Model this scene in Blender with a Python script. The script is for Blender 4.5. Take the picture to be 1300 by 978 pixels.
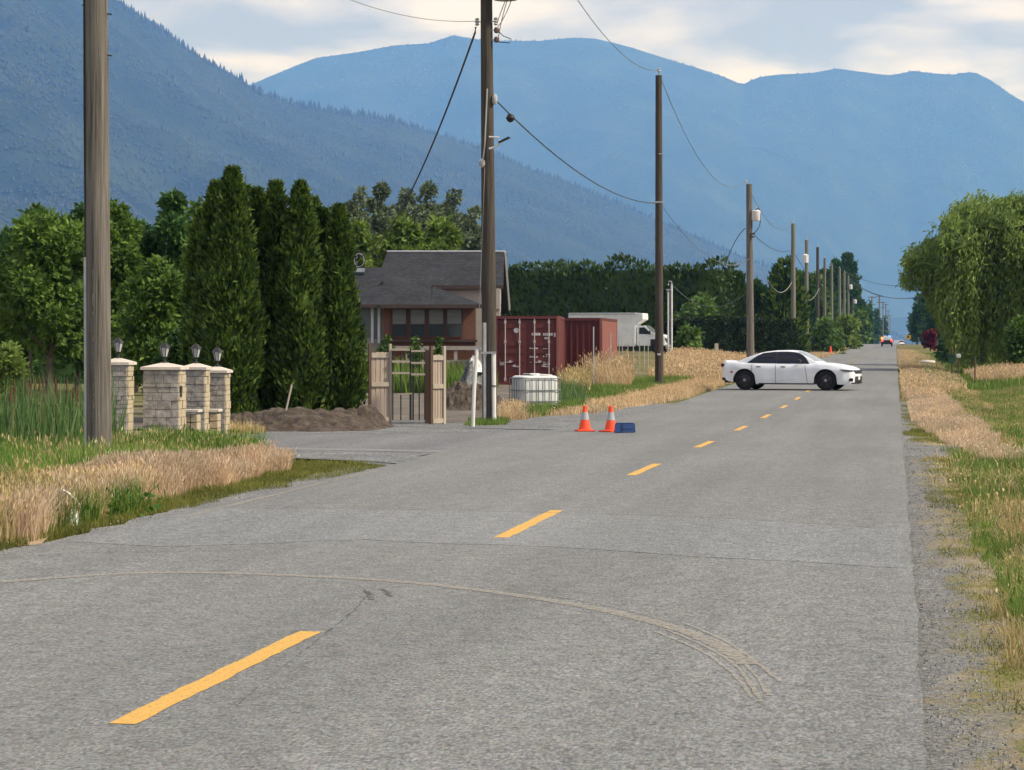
import bpy, bmesh, math, random
import numpy as np
from mathutils import Vector, Matrix

for o in list(bpy.data.objects):
    bpy.data.objects.remove(o, do_unlink=True)
scene = bpy.context.scene
COL = scene.collection

# ------------------------------------------------------------------ camera
FPX = 2830.0                      # focal length in pixels of a 1300 px wide frame
EYE = 1.6
YAW = math.atan((1137 - 650) / FPX)
cam_d = bpy.data.cameras.new("camera")
cam = bpy.data.objects.new("camera", cam_d)
COL.objects.link(cam)
cam.location = (0, 0, EYE)
cam.rotation_euler = (math.radians(90), 0, YAW)
cam_d.sensor_width = 36.0
cam_d.lens = 36.0 * FPX / 1300.0
cam_d.shift_y = -52.0 / 1300.0
cam_d.clip_start = 0.1
cam_d.clip_end = 60000
scene.camera = cam

# ------------------------------------------------------------------ render / exposure
scene.render.engine = 'CYCLES'
scene.cycles.use_denoising = True
scene.cycles.max_bounces = 6
scene.cycles.diffuse_bounces = 3
scene.cycles.glossy_bounces = 2
scene.cycles.transmission_bounces = 3
scene.cycles.transparent_max_bounces = 6
scene.cycles.volume_bounces = 1
scene.cycles.sample_clamp_indirect = 6
scene.view_settings.view_transform = 'Standard'
scene.view_settings.look = 'None'
scene.view_settings.exposure = 0.95
scene.view_settings.gamma = 1.0
scene.view_settings.use_curve_mapping = False

# ------------------------------------------------------------------ world
SUN_EL = math.radians(42)
SUN_AZ = math.radians(96)          # clockwise from +Y (road direction) towards +X
world = bpy.data.worlds.new("World")
scene.world = world
world.use_nodes = True
wn, wl = world.node_tree.nodes, world.node_tree.links
wn.clear()
w_out = wn.new('ShaderNodeOutputWorld')
w_bg = wn.new('ShaderNodeBackground')
sky = wn.new('ShaderNodeTexSky')
sky.sky_type = 'NISHITA'
sky.sun_disc = False
sky.sun_elevation = SUN_EL
sky.sun_rotation = SUN_AZ
w_sc = wn.new('ShaderNodeVectorMath'); w_sc.operation = 'SCALE'; w_sc.inputs['Scale'].default_value = 0.085
wl.new(sky.outputs[0], w_sc.inputs[0])
tc = wn.new('ShaderNodeTexCoord')
sep = wn.new('ShaderNodeSeparateXYZ'); wl.new(tc.outputs['Generated'], sep.inputs[0])
zc_ = wn.new('ShaderNodeMath'); zc_.operation = 'MAXIMUM'; zc_.inputs[1].default_value = 0.0; wl.new(sep.outputs['Z'], zc_.inputs[0])
za = wn.new('ShaderNodeMath'); za.operation = 'ADD'; za.inputs[1].default_value = 0.16; wl.new(zc_.outputs[0], za.inputs[0])
dx = wn.new('ShaderNodeMath'); dx.operation = 'DIVIDE'; wl.new(sep.outputs['X'], dx.inputs[0]); wl.new(za.outputs[0], dx.inputs[1])
dy = wn.new('ShaderNodeMath'); dy.operation = 'DIVIDE'; wl.new(sep.outputs['Y'], dy.inputs[0]); wl.new(za.outputs[0], dy.inputs[1])
cmb = wn.new('ShaderNodeCombineXYZ'); wl.new(dx.outputs[0], cmb.inputs[0]); wl.new(dy.outputs[0], cmb.inputs[1])
n1 = wn.new('ShaderNodeTexNoise'); n1.inputs['Scale'].default_value = 2.6; n1.inputs['Detail'].default_value = 7; n1.inputs['Roughness'].default_value = 0.55; n1.inputs['Distortion'].default_value = 0.25
wl.new(cmb.outputs[0], n1.inputs['Vector'])
mp = wn.new('ShaderNodeMapping'); mp.inputs['Location'].default_value = (7.3, 2.1, 4.0); wl.new(cmb.outputs[0], mp.inputs[0])
n2 = wn.new('ShaderNodeTexNoise'); n2.inputs['Scale'].default_value = 0.75; n2.inputs['Detail'].default_value = 6; n2.inputs['Roughness'].default_value = 0.6
wl.new(mp.outputs[0], n2.inputs['Vector'])
cr = wn.new('ShaderNodeValToRGB')
cr.color_ramp.elements[0].position = 0.40; cr.color_ramp.elements[0].color = (0.235, 0.245, 0.31, 1)
cr.color_ramp.elements[1].position = 0.62; cr.color_ramp.elements[1].color = (0.56, 0.53, 0.56, 1)
e = cr.color_ramp.elements.new(0.50); e.color = (0.37, 0.365, 0.435, 1)
wl.new(n1.outputs['Fac'], cr.inputs[0])
cov = wn.new('ShaderNodeValToRGB')
cov.color_ramp.elements[0].position = 0.20; cov.color_ramp.elements[0].color = (0, 0, 0, 1)
cov.color_ramp.elements[1].position = 0.33; cov.color_ramp.elements[1].color = (1, 1, 1, 1)
wl.new(n2.outputs['Fac'], cov.inputs[0])
mx = wn.new('ShaderNodeMixRGB'); wl.new(cov.outputs[0], mx.inputs[0]); wl.new(w_sc.outputs[0], mx.inputs[1]); wl.new(cr.outputs[0], mx.inputs[2])
wl.new(mx.outputs[0], w_bg.inputs['Color'])
w_bg.inputs['Strength'].default_value = 1.0
wl.new(w_bg.outputs[0], w_out.inputs['Surface'])

# ------------------------------------------------------------------ sun
sun_d = bpy.data.lights.new("sun", 'SUN')
sun_d.energy = 2.8
sun_d.angle = math.radians(6)
sun_d.color = (1.0, 0.955, 0.90)
sun_o = bpy.data.objects.new("sun", sun_d)
COL.objects.link(sun_o)
sd = Vector((math.sin(SUN_AZ) * math.cos(SUN_EL), math.cos(SUN_AZ) * math.cos(SUN_EL), math.sin(SUN_EL)))
sun_o.rotation_euler = sd.to_track_quat('Z', 'Y').to_euler()
sun_o.location = (40, 20, 60)

# ------------------------------------------------------------------ helpers
rng = np.random.default_rng(7)
random.seed(7)
FWD = np.array([-math.sin(YAW), math.cos(YAW)])
RGT = np.array([math.cos(YAW), math.sin(YAW)])
def P(u, d):
    """ground position (x, y) of something seen at column u, d metres ahead"""
    p = FWD * d + RGT * d * (u - 650) / FPX
    return float(p[0]), float(p[1])
def Z(v, d):
    return EYE - (v - 437) * d / FPX
def sstep(a, b, x):
    t = np.clip((x - a) / (b - a), 0, 1)
    return t * t * (3 - 2 * t)

def linkobj(name, me, m=None, parent=None):
    o = bpy.data.objects.new(name, me)
    COL.objects.link(o)
    if m is not None and me is not None:
        me.materials.append(m)
    if parent is not None:
        o.parent = parent
    return o
def tag(o, label=None, cat=None, group=None, kind=None):
    if label: o["label"] = label
    if cat: o["category"] = cat
    if group: o["group"] = group
    if kind: o["kind"] = kind
    return o
def thing(name, label, cat, loc=(0, 0, 0), rz=0.0, group=None):
    o = bpy.data.objects.new(name, None)
    COL.objects.link(o)
    o.empty_display_size = 0.2
    o.location = loc
    o.rotation_euler = (0, 0, rz)
    return tag(o, label, cat, group)
def copy_tree(o, parent=None):
    c = o.copy(); COL.objects.link(c)
    if parent is not None: c.parent = parent
    for ch in list(o.children): copy_tree(ch, c)
    return c

def np_mesh(name, V, F, smooth=False):
    """V (n,3), F list of (m,k) index arrays"""
    me = bpy.data.meshes.new(name)
    V = np.asarray(V, dtype=np.float32)
    if not isinstance(F, (list, tuple)): F = [F]
    F = [np.asarray(f, dtype=np.int32) for f in F if len(f)]
    nl = sum(f.size for f in F); nf = sum(len(f) for f in F)
    me.vertices.add(len(V)); me.vertices.foreach_set("co", V.ravel())
    me.loops.add(nl); me.loops.foreach_set("vertex_index", np.concatenate([f.ravel() for f in F]))
    tot = np.concatenate([np.full(len(f), f.shape[1], dtype=np.int32) for f in F])
    st = np.zeros(nf, dtype=np.int32); st[1:] = np.cumsum(tot)[:-1]
    me.polygons.add(nf)
    me.polygons.foreach_set("loop_start", st)
    me.polygons.foreach_set("loop_total", tot)
    me.polygons.foreach_set("use_smooth", np.full(nf, smooth, dtype=bool))
    me.update(calc_edges=True)
    me.validate()
    return me
def grid_faces(nx, ny):
    i = np.arange(nx - 1)[:, None]; j = np.arange(ny - 1)[None, :]
    a = i * ny + j
    return np.stack([a, a + ny, a + ny + 1, a + 1], -1).reshape(-1, 4)

class MB:
    def __init__(s): s.v = []; s.f = []
    def add(s, vs, fs):
        b = len(s.v); s.v += [tuple(v) for v in vs]; s.f += [tuple(i + b for i in f) for f in fs]; return s
    def box(s, c, d, rz=0.0, ry=0.0, rx=0.0, taper=1.0):
        hx, hy, hz = d[0] / 2, d[1] / 2, d[2] / 2
        M = Matrix.Rotation(rz, 3, 'Z') @ Matrix.Rotation(ry, 3, 'Y') @ Matrix.Rotation(rx, 3, 'X')
        vs = []
        for z in (-1, 1):
            k = taper if z > 0 else 1
            for x, y in ((-1, -1), (1, -1), (1, 1), (-1, 1)):
                vs.append(M @ Vector((x * hx * k, y * hy * k, z * hz)) + Vector(c))
        return s.add(vs, [(0, 3, 2, 1), (4, 5, 6, 7), (0, 1, 5, 4), (1, 2, 6, 5), (2, 3, 7, 6), (3, 0, 4, 7)])
    def tube(s, pts, rad, n=8, cap=True):
        pts = [Vector(p) for p in pts]
        if not isinstance(rad, (list, tuple)): rad = [rad] * len(pts)
        b = len(s.v)
        for i, p in enumerate(pts):
            t = (pts[min(i + 1, len(pts) - 1)] - pts[max(i - 1, 0)]).normalized()
            up = Vector((0, 0, 1)) if abs(t.z) < 0.9 else Vector((1, 0, 0))
            a = t.cross(up).normalized(); c = t.cross(a).normalized()
            for k in range(n):
                th = 2 * math.pi * k / n
                s.v.append(tuple(p + (a * math.cos(th) + c * math.sin(th)) * rad[i]))
        for i in range(len(pts) - 1):
            for k in range(n):
                k2 = (k + 1) % n
                s.f.append((b + i * n + k, b + i * n + k2, b + (i + 1) * n + k2, b + (i + 1) * n + k))
        if cap:
            s.f.append(tuple(b + k for k in range(n))[::-1])
            s.f.append(tuple(b + (len(pts) - 1) * n + k for k in range(n)))
        return s
    def lathe(s, prof, n=16, c=(0, 0, 0), cap=True):
        b = len(s.v)
        for r, z in prof:
            for k in range(n):
                th = 2 * math.pi * k / n
                s.v.append((c[0] + r * math.cos(th), c[1] + r * math.sin(th), c[2] + z))
        for i in range(len(prof) - 1):
            for k in range(n):
                k2 = (k + 1) % n
                s.f.append((b + i * n + k, b + i * n + k2, b + (i + 1) * n + k2, b + (i + 1) * n + k))
        if cap:
            s.f.append(tuple(b + k for k in range(n))[::-1])
            s.f.append(tuple(b + (len(prof) - 1) * n + k for k in range(n)))
        return s
    def prism(s, poly, lo, hi, axis='y'):
        """poly in the two other axes, extruded along axis"""
        n = len(poly); vs = []
        for h in (lo, hi):
            for a, c in poly:
                vs.append((a, h, c) if axis == 'y' else ((a, c, h) if axis == 'z' else (h, a, c)))
        fs = [tuple(range(n)), tuple(range(2 * n - 1, n - 1, -1))]
        fs += [(i, i + n, (i + 1) % n + n, (i + 1) % n) for i in range(n)]
        return s.add(vs, fs)
    def mesh(s, name, bevel=0.0, smooth=False):
        me = bpy.data.meshes.new(name)
        me.from_pydata(s.v, [], s.f)
        bm = bmesh.new(); bm.from_mesh(me)
        bmesh.ops.recalc_face_normals(bm, faces=bm.faces)
        if bevel > 0:
            es = [e_ for e_ in bm.edges if len(e_.link_faces) == 2 and e_.calc_face_angle(0) > 0.6]
            bmesh.ops.bevel(bm, geom=es, offset=bevel, segments=2, affect='EDGES', clamp_overlap=True)
        bm.to_mesh(me); bm.free()
        if smooth:
            for p in me.polygons: p.use_smooth = True
            try: me.set_sharp_from_angle(angle=math.radians(40))
            except Exception: pass
        me.update()
        return me
    def build(s, name, m, parent=None, bevel=0.0, smooth=False):
        return linkobj(name, s.mesh(name, bevel, smooth), m, parent)

# ------------------------------------------------------------------ materials
def newmat(name):
    m = bpy.data.materials.new(name); m.use_nodes = True
    nt = m.node_tree
    b = nt.nodes.get('Principled BSDF')
    return m, nt, b
def ramp(nt, fac, cols, lo=0.3, hi=0.7):
    r = nt.nodes.new('ShaderNodeValToRGB')
    n = len(cols)
    while len(r.color_ramp.elements) < n: r.color_ramp.elements.new(0.5)
    for i, c in enumerate(cols):
        r.color_ramp.elements[i].position = lo + (hi - lo) * i / max(1, n - 1)
        r.color_ramp.elements[i].color = (*c, 1)
    nt.links.new(fac, r.inputs[0])
    return r.outputs[0]
def noise(nt, scale, detail=5, rough=0.55, stretch=None, coord='Object'):
    t = nt.nodes.new('ShaderNodeTexCoord')
    src = t.outputs[coord]
    if stretch:
        mpn = nt.nodes.new('ShaderNodeMapping'); mpn.inputs['Scale'].default_value = stretch
        nt.links.new(src, mpn.inputs[0]); src = mpn.outputs[0]
    n = nt.nodes.new('ShaderNodeTexNoise')
    n.inputs['Scale'].default_value = scale; n.inputs['Detail'].default_value = detail; n.inputs['Roughness'].default_value = rough
    nt.links.new(src, n.inputs['Vector'])
    return n.outputs['Fac']
def mixc(nt, fac, a, b, mode='MIX'):
    mxn = nt.nodes.new('ShaderNodeMixRGB'); mxn.blend_type = mode
    for k, s in ((0, fac), (1, a), (2, b)):
        if isinstance(s, (int, float)): mxn.inputs[k].default_value = s
        elif isinstance(s, tuple): mxn.inputs[k].default_value = (*s, 1)
        else: nt.links.new(s, mxn.inputs[k])
    return mxn.outputs[0]
def bump(nt, b, h, strength=0.3, dist=0.02):
    n = nt.nodes.new('ShaderNodeBump'); n.inputs['Strength'].default_value = strength; n.inputs['Distance'].default_value = dist
    nt.links.new(h, n.inputs['Height']); nt.links.new(n.outputs[0], b.inputs['Normal'])
def mat(name, cols, rough=0.7, scale=3.0, metal=0.0, bmp=0.0, bscale=None, stretch=None, spec=0.4, lo=0.3, hi=0.7, emit=None):
    m, nt, b = newmat(name)
    if isinstance(cols[0], (int, float)):
        c = cols; cols = [tuple(x * 0.88 for x in c), tuple(min(1, x * 1.1) for x in c)]
    nt.links.new(ramp(nt, noise(nt, scale, 6, 0.6, stretch), cols, lo, hi), b.inputs['Base Color'])
    b.inputs['Roughness'].default_value = rough
    b.inputs['Metallic'].default_value = metal
    b.inputs['Specular IOR Level'].default_value = spec
    if bmp > 0: bump(nt, b, noise(nt, bscale or scale * 4, 6, 0.6, stretch), bmp, 0.02)
    if emit:
        b.inputs['Emission Color'].default_value = (*emit[0], 1); b.inputs['Emission Strength'].default_value = emit[1]
    return m
def leafmat(name, cols, clump=1.0, transl=0.3, patch=None):
    """per-leaf colour variation from Random Per Island plus clump-sized noise"""
    m, nt, b = newmat(name)
    g = nt.nodes.new('ShaderNodeNewGeometry')
    c1 = ramp(nt, g.outputs['Random Per Island'], cols, 0.0, 1.0)
    nz = noise(nt, clump, 3, 0.5)
    dark = ramp(nt, nz, [(0.72, 0.74, 0.72), (1.2, 1.18, 1.1)], 0.35, 0.65)
    c = mixc(nt, 1.0, c1, dark, 'MULTIPLY')
    if patch:
        pz = noise(nt, patch[1], 3, 0.5)
        f = ramp(nt, pz, [(0, 0, 0), (1, 1, 1)], 0.45, 0.6)
        c = mixc(nt, f, c, patch[0])
    nt.nodes.remove(b)
    out = nt.nodes['Material Output']
    d = nt.nodes.new('ShaderNodeBsdfPrincipled'); d.inputs['Roughness'].default_value = 0.6; d.inputs['Specular IOR Level'].default_value = 0.25
    t = nt.nodes.new('ShaderNodeBsdfTranslucent')
    ms = nt.nodes.new('ShaderNodeMixShader'); ms.inputs[0].default_value = transl
    nt.links.new(c, d.inputs['Base Color']); nt.links.new(c, t.inputs['Color'])
    nt.links.new(d.outputs[0], ms.inputs[1]); nt.links.new(t.outputs[0], ms.inputs[2]); nt.links.new(ms.outputs[0], out.inputs['Surface'])
    return m

M = {}
# asphalt: fine aggregate, mottling, wear
def asphalt(name, base, dark, agg=66.0, contrast=0.42, tint=1.0):
    m, nt, b = newmat(name)
    big = ramp(nt, noise(nt, 0.35, 4, 0.6, (1, 0.35, 1)), [dark, base], 0.3, 0.7)
    a = ramp(nt, noise(nt, agg, 3, 0.65, (1, 0.42, 1)), [(1 - contrast,) * 3, (1.0,) * 3, (1 + contrast * 1.1,) * 3], 0.33, 0.67)
    c = mixc(nt, 1.0, big, a, 'MULTIPLY')
    st_ = ramp(nt, noise(nt, 0.9, 4, 0.6, (1.3, 0.05, 1)), [(0.86,) * 3, (1.07,) * 3], 0.32, 0.68)
    c = mixc(nt, 1.0, c, st_, 'MULTIPLY')
    sp_ = ramp(nt, noise(nt, 1.7, 6, 0.75), [(0.74, 0.74, 0.75), (1.0, 1.0, 1.0)], 0.26, 0.40)
    c = mixc(nt, 1.0, c, sp_, 'MULTIPLY')
    a2 = ramp(nt, noise(nt, 6.0, 5, 0.7), [(0.86,) * 3, (1.1, 1.1, 1.1)], 0.35, 0.65)
    c = mixc(nt, 1.0, c, a2, 'MULTIPLY')
    vor = nt.nodes.new('ShaderNodeTexVoronoi'); vor.inputs['Scale'].default_value = 38.0
    t = nt.nodes.new('ShaderNodeTexCoord'); nt.links.new(t.outputs['Object'], vor.inputs['Vector'])
    hsv = nt.nodes.new('ShaderNodeHueSaturation'); hsv.inputs['Saturation'].default_value = 0.16; hsv.inputs['Value'].default_value = 1.0
    nt.links.new(vor.outputs['Color'], hsv.inputs['Color'])
    c = mixc(nt, 0.35, c, mixc(nt, 1.0, c, mixc(nt, 1.0, hsv.outputs[0], (1.9, 1.9, 1.9), 'MULTIPLY'), 'MULTIPLY'))
    nt.links.new(c, b.inputs['Base Color'])
    b.inputs['Roughness'].default_value = 0.9; b.inputs['Specular IOR Level'].default_value = 0.25
    bump(nt, b, noise(nt, agg, 3, 0.65, (1, 0.42, 1)), 0.45, 0.012)
    return m
M['road'] = asphalt('asphalt_road', (0.168, 0.172, 0.172), (0.138, 0.142, 0.143))
M['patch'] = asphalt('asphalt_patch', (0.180, 0.187, 0.192), (0.150, 0.157, 0.163), agg=62, contrast=0.42)
M['drive'] = asphalt('asphalt_driveway', (0.16, 0.163, 0.17), (0.115, 0.118, 0.125), agg=30, contrast=0.35)
M['tar'] = mat('tar_crack', (0.095, 0.092, 0.088), 0.9, 8)
M['scuff'] = mat('dust_scuff', [(0.26, 0.245, 0.215), (0.36, 0.335, 0.295)], 0.95, 45)
M['concrete'] = mat('pale_concrete', [(0.15, 0.15, 0.152), (0.21, 0.21, 0.208)], 0.9, 6, bmp=0.3)
M['orange_spray'] = mat('orange_spray_paint', [(0.35, 0.18, 0.13), (0.28, 0.19, 0.16)], 0.9, 20)
def gravelmat(name, c1, c2, c3, s=28):
    m, nt, b = newmat(name)
    t = nt.nodes.new('ShaderNodeTexCoord')
    vor = nt.nodes.new('ShaderNodeTexVoronoi'); vor.inputs['Scale'].default_value = s
    nt.links.new(t.outputs['Object'], vor.inputs['Vector'])
    sp = nt.nodes.new('ShaderNodeSeparateColor'); nt.links.new(vor.outputs['Color'], sp.inputs[0])
    c = ramp(nt, sp.outputs[0], [c1, c2, c3], 0, 1)
    c = mixc(nt, 1.0, c, ramp(nt, noise(nt, 1.3, 4), [(0.8,) * 3, (1.15,) * 3], 0.35, 0.65), 'MULTIPLY')
    nt.links.new(c, b.inputs['Base Color']); b.inputs['Roughness'].default_value = 0.95
    bump(nt, b, vor.outputs['Distance'], 0.8, 0.03)
    return m
M['gravel'] = gravelmat('grey_gravel', (0.135, 0.138, 0.14), (0.20, 0.203, 0.204), (0.29, 0.29, 0.285), 55)
M['gravel_dark'] = gravelmat('dark_gravel', (0.085, 0.09, 0.095), (0.14, 0.147, 0.15), (0.24, 0.245, 0.25), 22)
M['dirt'] = mat('brown_dirt', [(0.028, 0.021, 0.016), (0.06, 0.045, 0.035), (0.115, 0.092, 0.075)], 0.95, 5.5, bmp=1.0, bscale=14)
M['yard'] = mat('yard_dirt', [(0.065, 0.058, 0.052), (0.11, 0.095, 0.08), (0.20, 0.165, 0.12)], 0.95, 1.1, bmp=0.5, bscale=8)
def groundmat():
    m, nt, b = newmat('meadow_ground')
    c = ramp(nt, noise(nt, 0.25, 5, 0.6), [(0.075, 0.10, 0.03), (0.14, 0.13, 0.05), (0.24, 0.185, 0.10)], 0.35, 0.65)
    c = mixc(nt, 1.0, c, ramp(nt, noise(nt, 14, 4, 0.7), [(0.6,) * 3, (1.3,) * 3], 0.3, 0.7), 'MULTIPLY')
    nt.links.new(c, b.inputs['Base Color']); b.inputs['Roughness'].default_value = 1.0; b.inputs['Specular IOR Level'].default_value = 0.1
    bump(nt, b, noise(nt, 20, 4), 0.7, 0.05)
    return m
M['ground'] = groundmat()
M['lawn'] = mat('mown_lawn', [(0.10, 0.11, 0.04), (0.17, 0.16, 0.075), (0.21, 0.185, 0.10)], 1.0, 0.5, bmp=0.5, bscale=15, spec=0.1)
def mossmat():
    m, nt, b = newmat('mossy_verge')
    c = ramp(nt, noise(nt, 1.6, 6, 0.7, (1.6, 0.5, 1)), [(0.09, 0.105, 0.03), (0.15, 0.145, 0.05), (0.20, 0.165, 0.09), (0.22, 0.20, 0.16), (0.13, 0.135, 0.04)], 0.3, 0.72)
    c = mixc(nt, 1.0, c, ramp(nt, noise(nt, 30, 4, 0.7), [(0.55,) * 3, (1.35,) * 3], 0.3, 0.7), 'MULTIPLY')
    nt.links.new(c, b.inputs['Base Color']); b.inputs['Roughness'].default_value = 1.0; b.inputs['Specular IOR Level'].default_value = 0.1
    bump(nt, b, noise(nt, 25, 4), 0.9, 0.05)
    return m
M['moss'] = mossmat()
M['yellow'] = mat('yellow_road_paint', [(0.52, 0.30, 0.07), (0.60, 0.355, 0.085)], 0.8, 25, bmp=0.4, bscale=50)
M['yellow_old'] = mat('worn_yellow_paint', [(0.30, 0.25, 0.14), (0.38, 0.30, 0.15)], 0.9, 3)
def worn(m, scale, lo, hi, floor=0.0, peak=1.0):
    nt = m.node_tree; bs = nt.nodes.get('Principled BSDF')
    a = ramp(nt, noise(nt, scale, 4, 0.7), [(floor,) * 3, (peak,) * 3], lo, hi)
    nt.links.new(a, bs.inputs['Alpha']); return m
worn(M['scuff'], 30, 0.28, 0.58, 0.05, 0.8); worn(M['tar'], 16, 0.40, 0.60); worn(M['yellow'], 40, 0.27, 0.40, 0.25); worn(M['yellow_old'], 3, 0.4, 0.6); worn(M['orange_spray'], 14, 0.4, 0.6)
# wood and metal
M['pole'] = mat('weathered_pole_wood', [(0.05, 0.045, 0.04), (0.135, 0.122, 0.108), (0.20, 0.183, 0.163)], 0.9, 26, stretch=(1, 1, 0.035), bmp=1.0, bscale=40)
M['pole_dark'] = mat('dark_pole_wood', [(0.028, 0.023, 0.019), (0.058, 0.048, 0.039), (0.085, 0.072, 0.06)], 0.9, 22, stretch=(1, 1, 0.04), bmp=1.0, bscale=30)
M['pole_green'] = mat('treated_pole_wood', [(0.12, 0.12, 0.095), (0.19, 0.19, 0.155)], 0.9, 5, stretch=(1, 1, 0.08))
M['galv'] = mat('galvanised_steel', [(0.36, 0.37, 0.39), (0.5, 0.51, 0.53)], 0.45, 6, metal=0.6)
M['pvc'] = mat('white_pvc', (0.66, 0.66, 0.64), 0.45, 5)
M['black'] = mat('black_metal', (0.018, 0.018, 0.02), 0.5, 5)
M['cable'] = mat('black_cable', (0.02, 0.02, 0.022), 0.6, 5)
M['wire'] = mat('grey_wire', (0.13, 0.135, 0.14), 0.5, 5)
M['cable_pale'] = mat('pale_cable', (0.34, 0.34, 0.33), 0.6, 5)
M['porcelain'] = mat('brown_porcelain', (0.10, 0.055, 0.045), 0.25, 5)
M['insul'] = mat('pale_insulator', (0.42, 0.42, 0.42), 0.3, 5)
M['cedar_wood'] = mat('raw_cedar_boards', [(0.30, 0.235, 0.19), (0.40, 0.325, 0.27), (0.48, 0.40, 0.335)], 0.85, 6, stretch=(1, 1, 0.1), bmp=0.4)
M['dark_wood'] = mat('brown_gate_post', [(0.075, 0.045, 0.03), (0.12, 0.075, 0.05)], 0.85, 6, stretch=(1, 1, 0.1))
M['pale_wood'] = mat('pale_timber', (0.42, 0.36, 0.29), 0.85, 8, stretch=(1, 1, 0.1))
M['stone_grey'] = mat('grey_ledge_stone', [(0.19, 0.172, 0.155), (0.31, 0.285, 0.258), (0.44, 0.40, 0.355)], 0.9, 8, bmp=0.9, bscale=14)
M['stone_cream'] = mat('cream_corner_stone', [(0.36, 0.30, 0.205), (0.47, 0.40, 0.285)], 0.9, 4, bmp=0.8, bscale=14)
M['cap'] = mat('concrete_cap', [(0.50, 0.45, 0.40), (0.58, 0.53, 0.47)], 0.85, 5, bmp=0.3)
M['mortar'] = mat('grey_mortar', (0.20, 0.188, 0.175), 0.95, 6)
M['lampglass'] = mat('frosted_lamp_glass', (0.40, 0.42, 0.42), 0.25, 5)
def shinglemat():
    m, nt, bs = newmat('charcoal_shingles')
    t = nt.nodes.new('ShaderNodeTexCoord'); mpn = nt.nodes.new('ShaderNodeMapping'); mpn.inputs['Rotation'].default_value = (math.radians(90), 0, 0)
    nt.links.new(t.outputs['Object'], mpn.inputs[0])
    br = nt.nodes.new('ShaderNodeTexBrick'); br.inputs['Scale'].default_value = 3.0; br.inputs['Mortar Size'].default_value = 0.03; br.inputs['Row Height'].default_value = 0.22
    br.inputs['Color1'].default_value = (0.024, 0.026, 0.031, 1); br.inputs['Color2'].default_value = (0.038, 0.041, 0.048, 1); br.inputs['Mortar'].default_value = (0.018, 0.020, 0.025, 1)
    nt.links.new(mpn.outputs[0], br.inputs['Vector'])
    c = mixc(nt, 1.0, br.outputs['Color'], ramp(nt, noise(nt, 1.2, 5, 0.7), [(0.75,) * 3, (1.25,) * 3], 0.35, 0.65), 'MULTIPLY')
    nt.links.new(c, bs.inputs['Base Color']); bs.inputs['Roughness'].default_value = 0.9; bs.inputs['Specular IOR Level'].default_value = 0.2
    return m
M['roof'] = shinglemat()
def brickmat():
    m, nt, b = newmat('red_brick')
    t = nt.nodes.new('ShaderNodeTexCoord')
    mpn = nt.nodes.new('ShaderNodeMapping'); mpn.inputs['Rotation'].default_value = (math.radians(90), 0, 0)
    nt.links.new(t.outputs['Object'], mpn.inputs[0])
    br = nt.nodes.new('ShaderNodeTexBrick'); br.inputs['Scale'].default_value = 4.5
    br.inputs['Color1'].default_value = (0.11, 0.045, 0.029, 1); br.inputs['Color2'].default_value = (0.145, 0.058, 0.037, 1); br.inputs['Mortar'].default_value = (0.14, 0.08, 0.06, 1)
    nt.links.new(mpn.outputs[0], br.inputs['Vector']); nt.links.new(br.outputs['Color'], b.inputs['Base Color'])
    b.inputs['Roughness'].default_value = 0.9
    return m
M['brick'] = brickmat()
M['stucco'] = mat('beige_stucco', (0.34, 0.31, 0.28), 0.9, 3)
M['trim'] = mat('cream_trim', (0.58, 0.54, 0.46), 0.7, 5)
M['white_trim'] = mat('white_trim', (0.62, 0.63, 0.64), 0.6, 5)
M['brown_trim'] = mat('brown_fascia', (0.05, 0.032, 0.028), 0.7, 5)
M['glass'] = mat('dark_window_glass', (0.035, 0.045, 0.05), 0.08, 2, spec=0.6)
M['blind'] = mat('pale_window_blind', [(0.11, 0.12, 0.115), (0.18, 0.19, 0.18)], 0.8, 18, stretch=(0.05, 0.05, 1))
M['door_glass'] = mat('grey_glazed_door', (0.10, 0.125, 0.13), 0.15, 2)
M['cont'] = mat('oxide_red_container', [(0.098, 0.02, 0.021), (0.125, 0.027, 0.026)], 0.55, 2.5, bmp=0.1)
M['cont2'] = mat('dark_red_container', [(0.085, 0.016, 0.017), (0.11, 0.022, 0.021)], 0.55, 2.5, bmp=0.1)
M['cont_lit'] = mat('sunlit_container_red', [(0.21, 0.075, 0.062), (0.25, 0.095, 0.08)], 0.6, 3)  # lighter copy of the container red, sunlight on right-hand faces put into the colour
M['cont_mark'] = mat('white_stencil', [(0.55, 0.52, 0.54), (0.68, 0.66, 0.67)], 0.6, 30)
M['rod'] = mat('zinc_lock_rod', (0.42, 0.37, 0.37), 0.5, 6)
M['cage'] = mat('dull_cage_steel', (0.16, 0.17, 0.18), 0.5, 6)
M['tank'] = mat('white_plastic_tank', [(0.52, 0.54, 0.54), (0.66, 0.68, 0.68)], 0.5, 2)
M['white_paint'] = mat('white_car_paint', (0.74, 0.77, 0.82), 0.22, 2, spec=0.5)
M['truck_white'] = mat('white_truck_box', (0.74, 0.75, 0.76), 0.45, 2)
M['car_glass'] = mat('tinted_car_glass', (0.010, 0.012, 0.022), 0.08, 2, spec=0.35)
M['screen_glass'] = mat('windshield_glass', (0.20, 0.23, 0.24), 0.05, 2, spec=0.6)
M['tyre'] = mat('tyre_rubber', (0.009, 0.009, 0.010), 0.9, 10)
M['rim'] = mat('black_rim', (0.028, 0.028, 0.03), 0.35, 5, metal=0.2)
M['rim_hub'] = mat('steel_hub', (0.35, 0.35, 0.36), 0.35, 5, metal=0.6)
M['dark_plastic'] = mat('dark_plastic', (0.016, 0.017, 0.02), 0.5, 5)
M['headlamp'] = mat('smoked_headlamp', (0.05, 0.055, 0.065), 0.1, 5)
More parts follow.
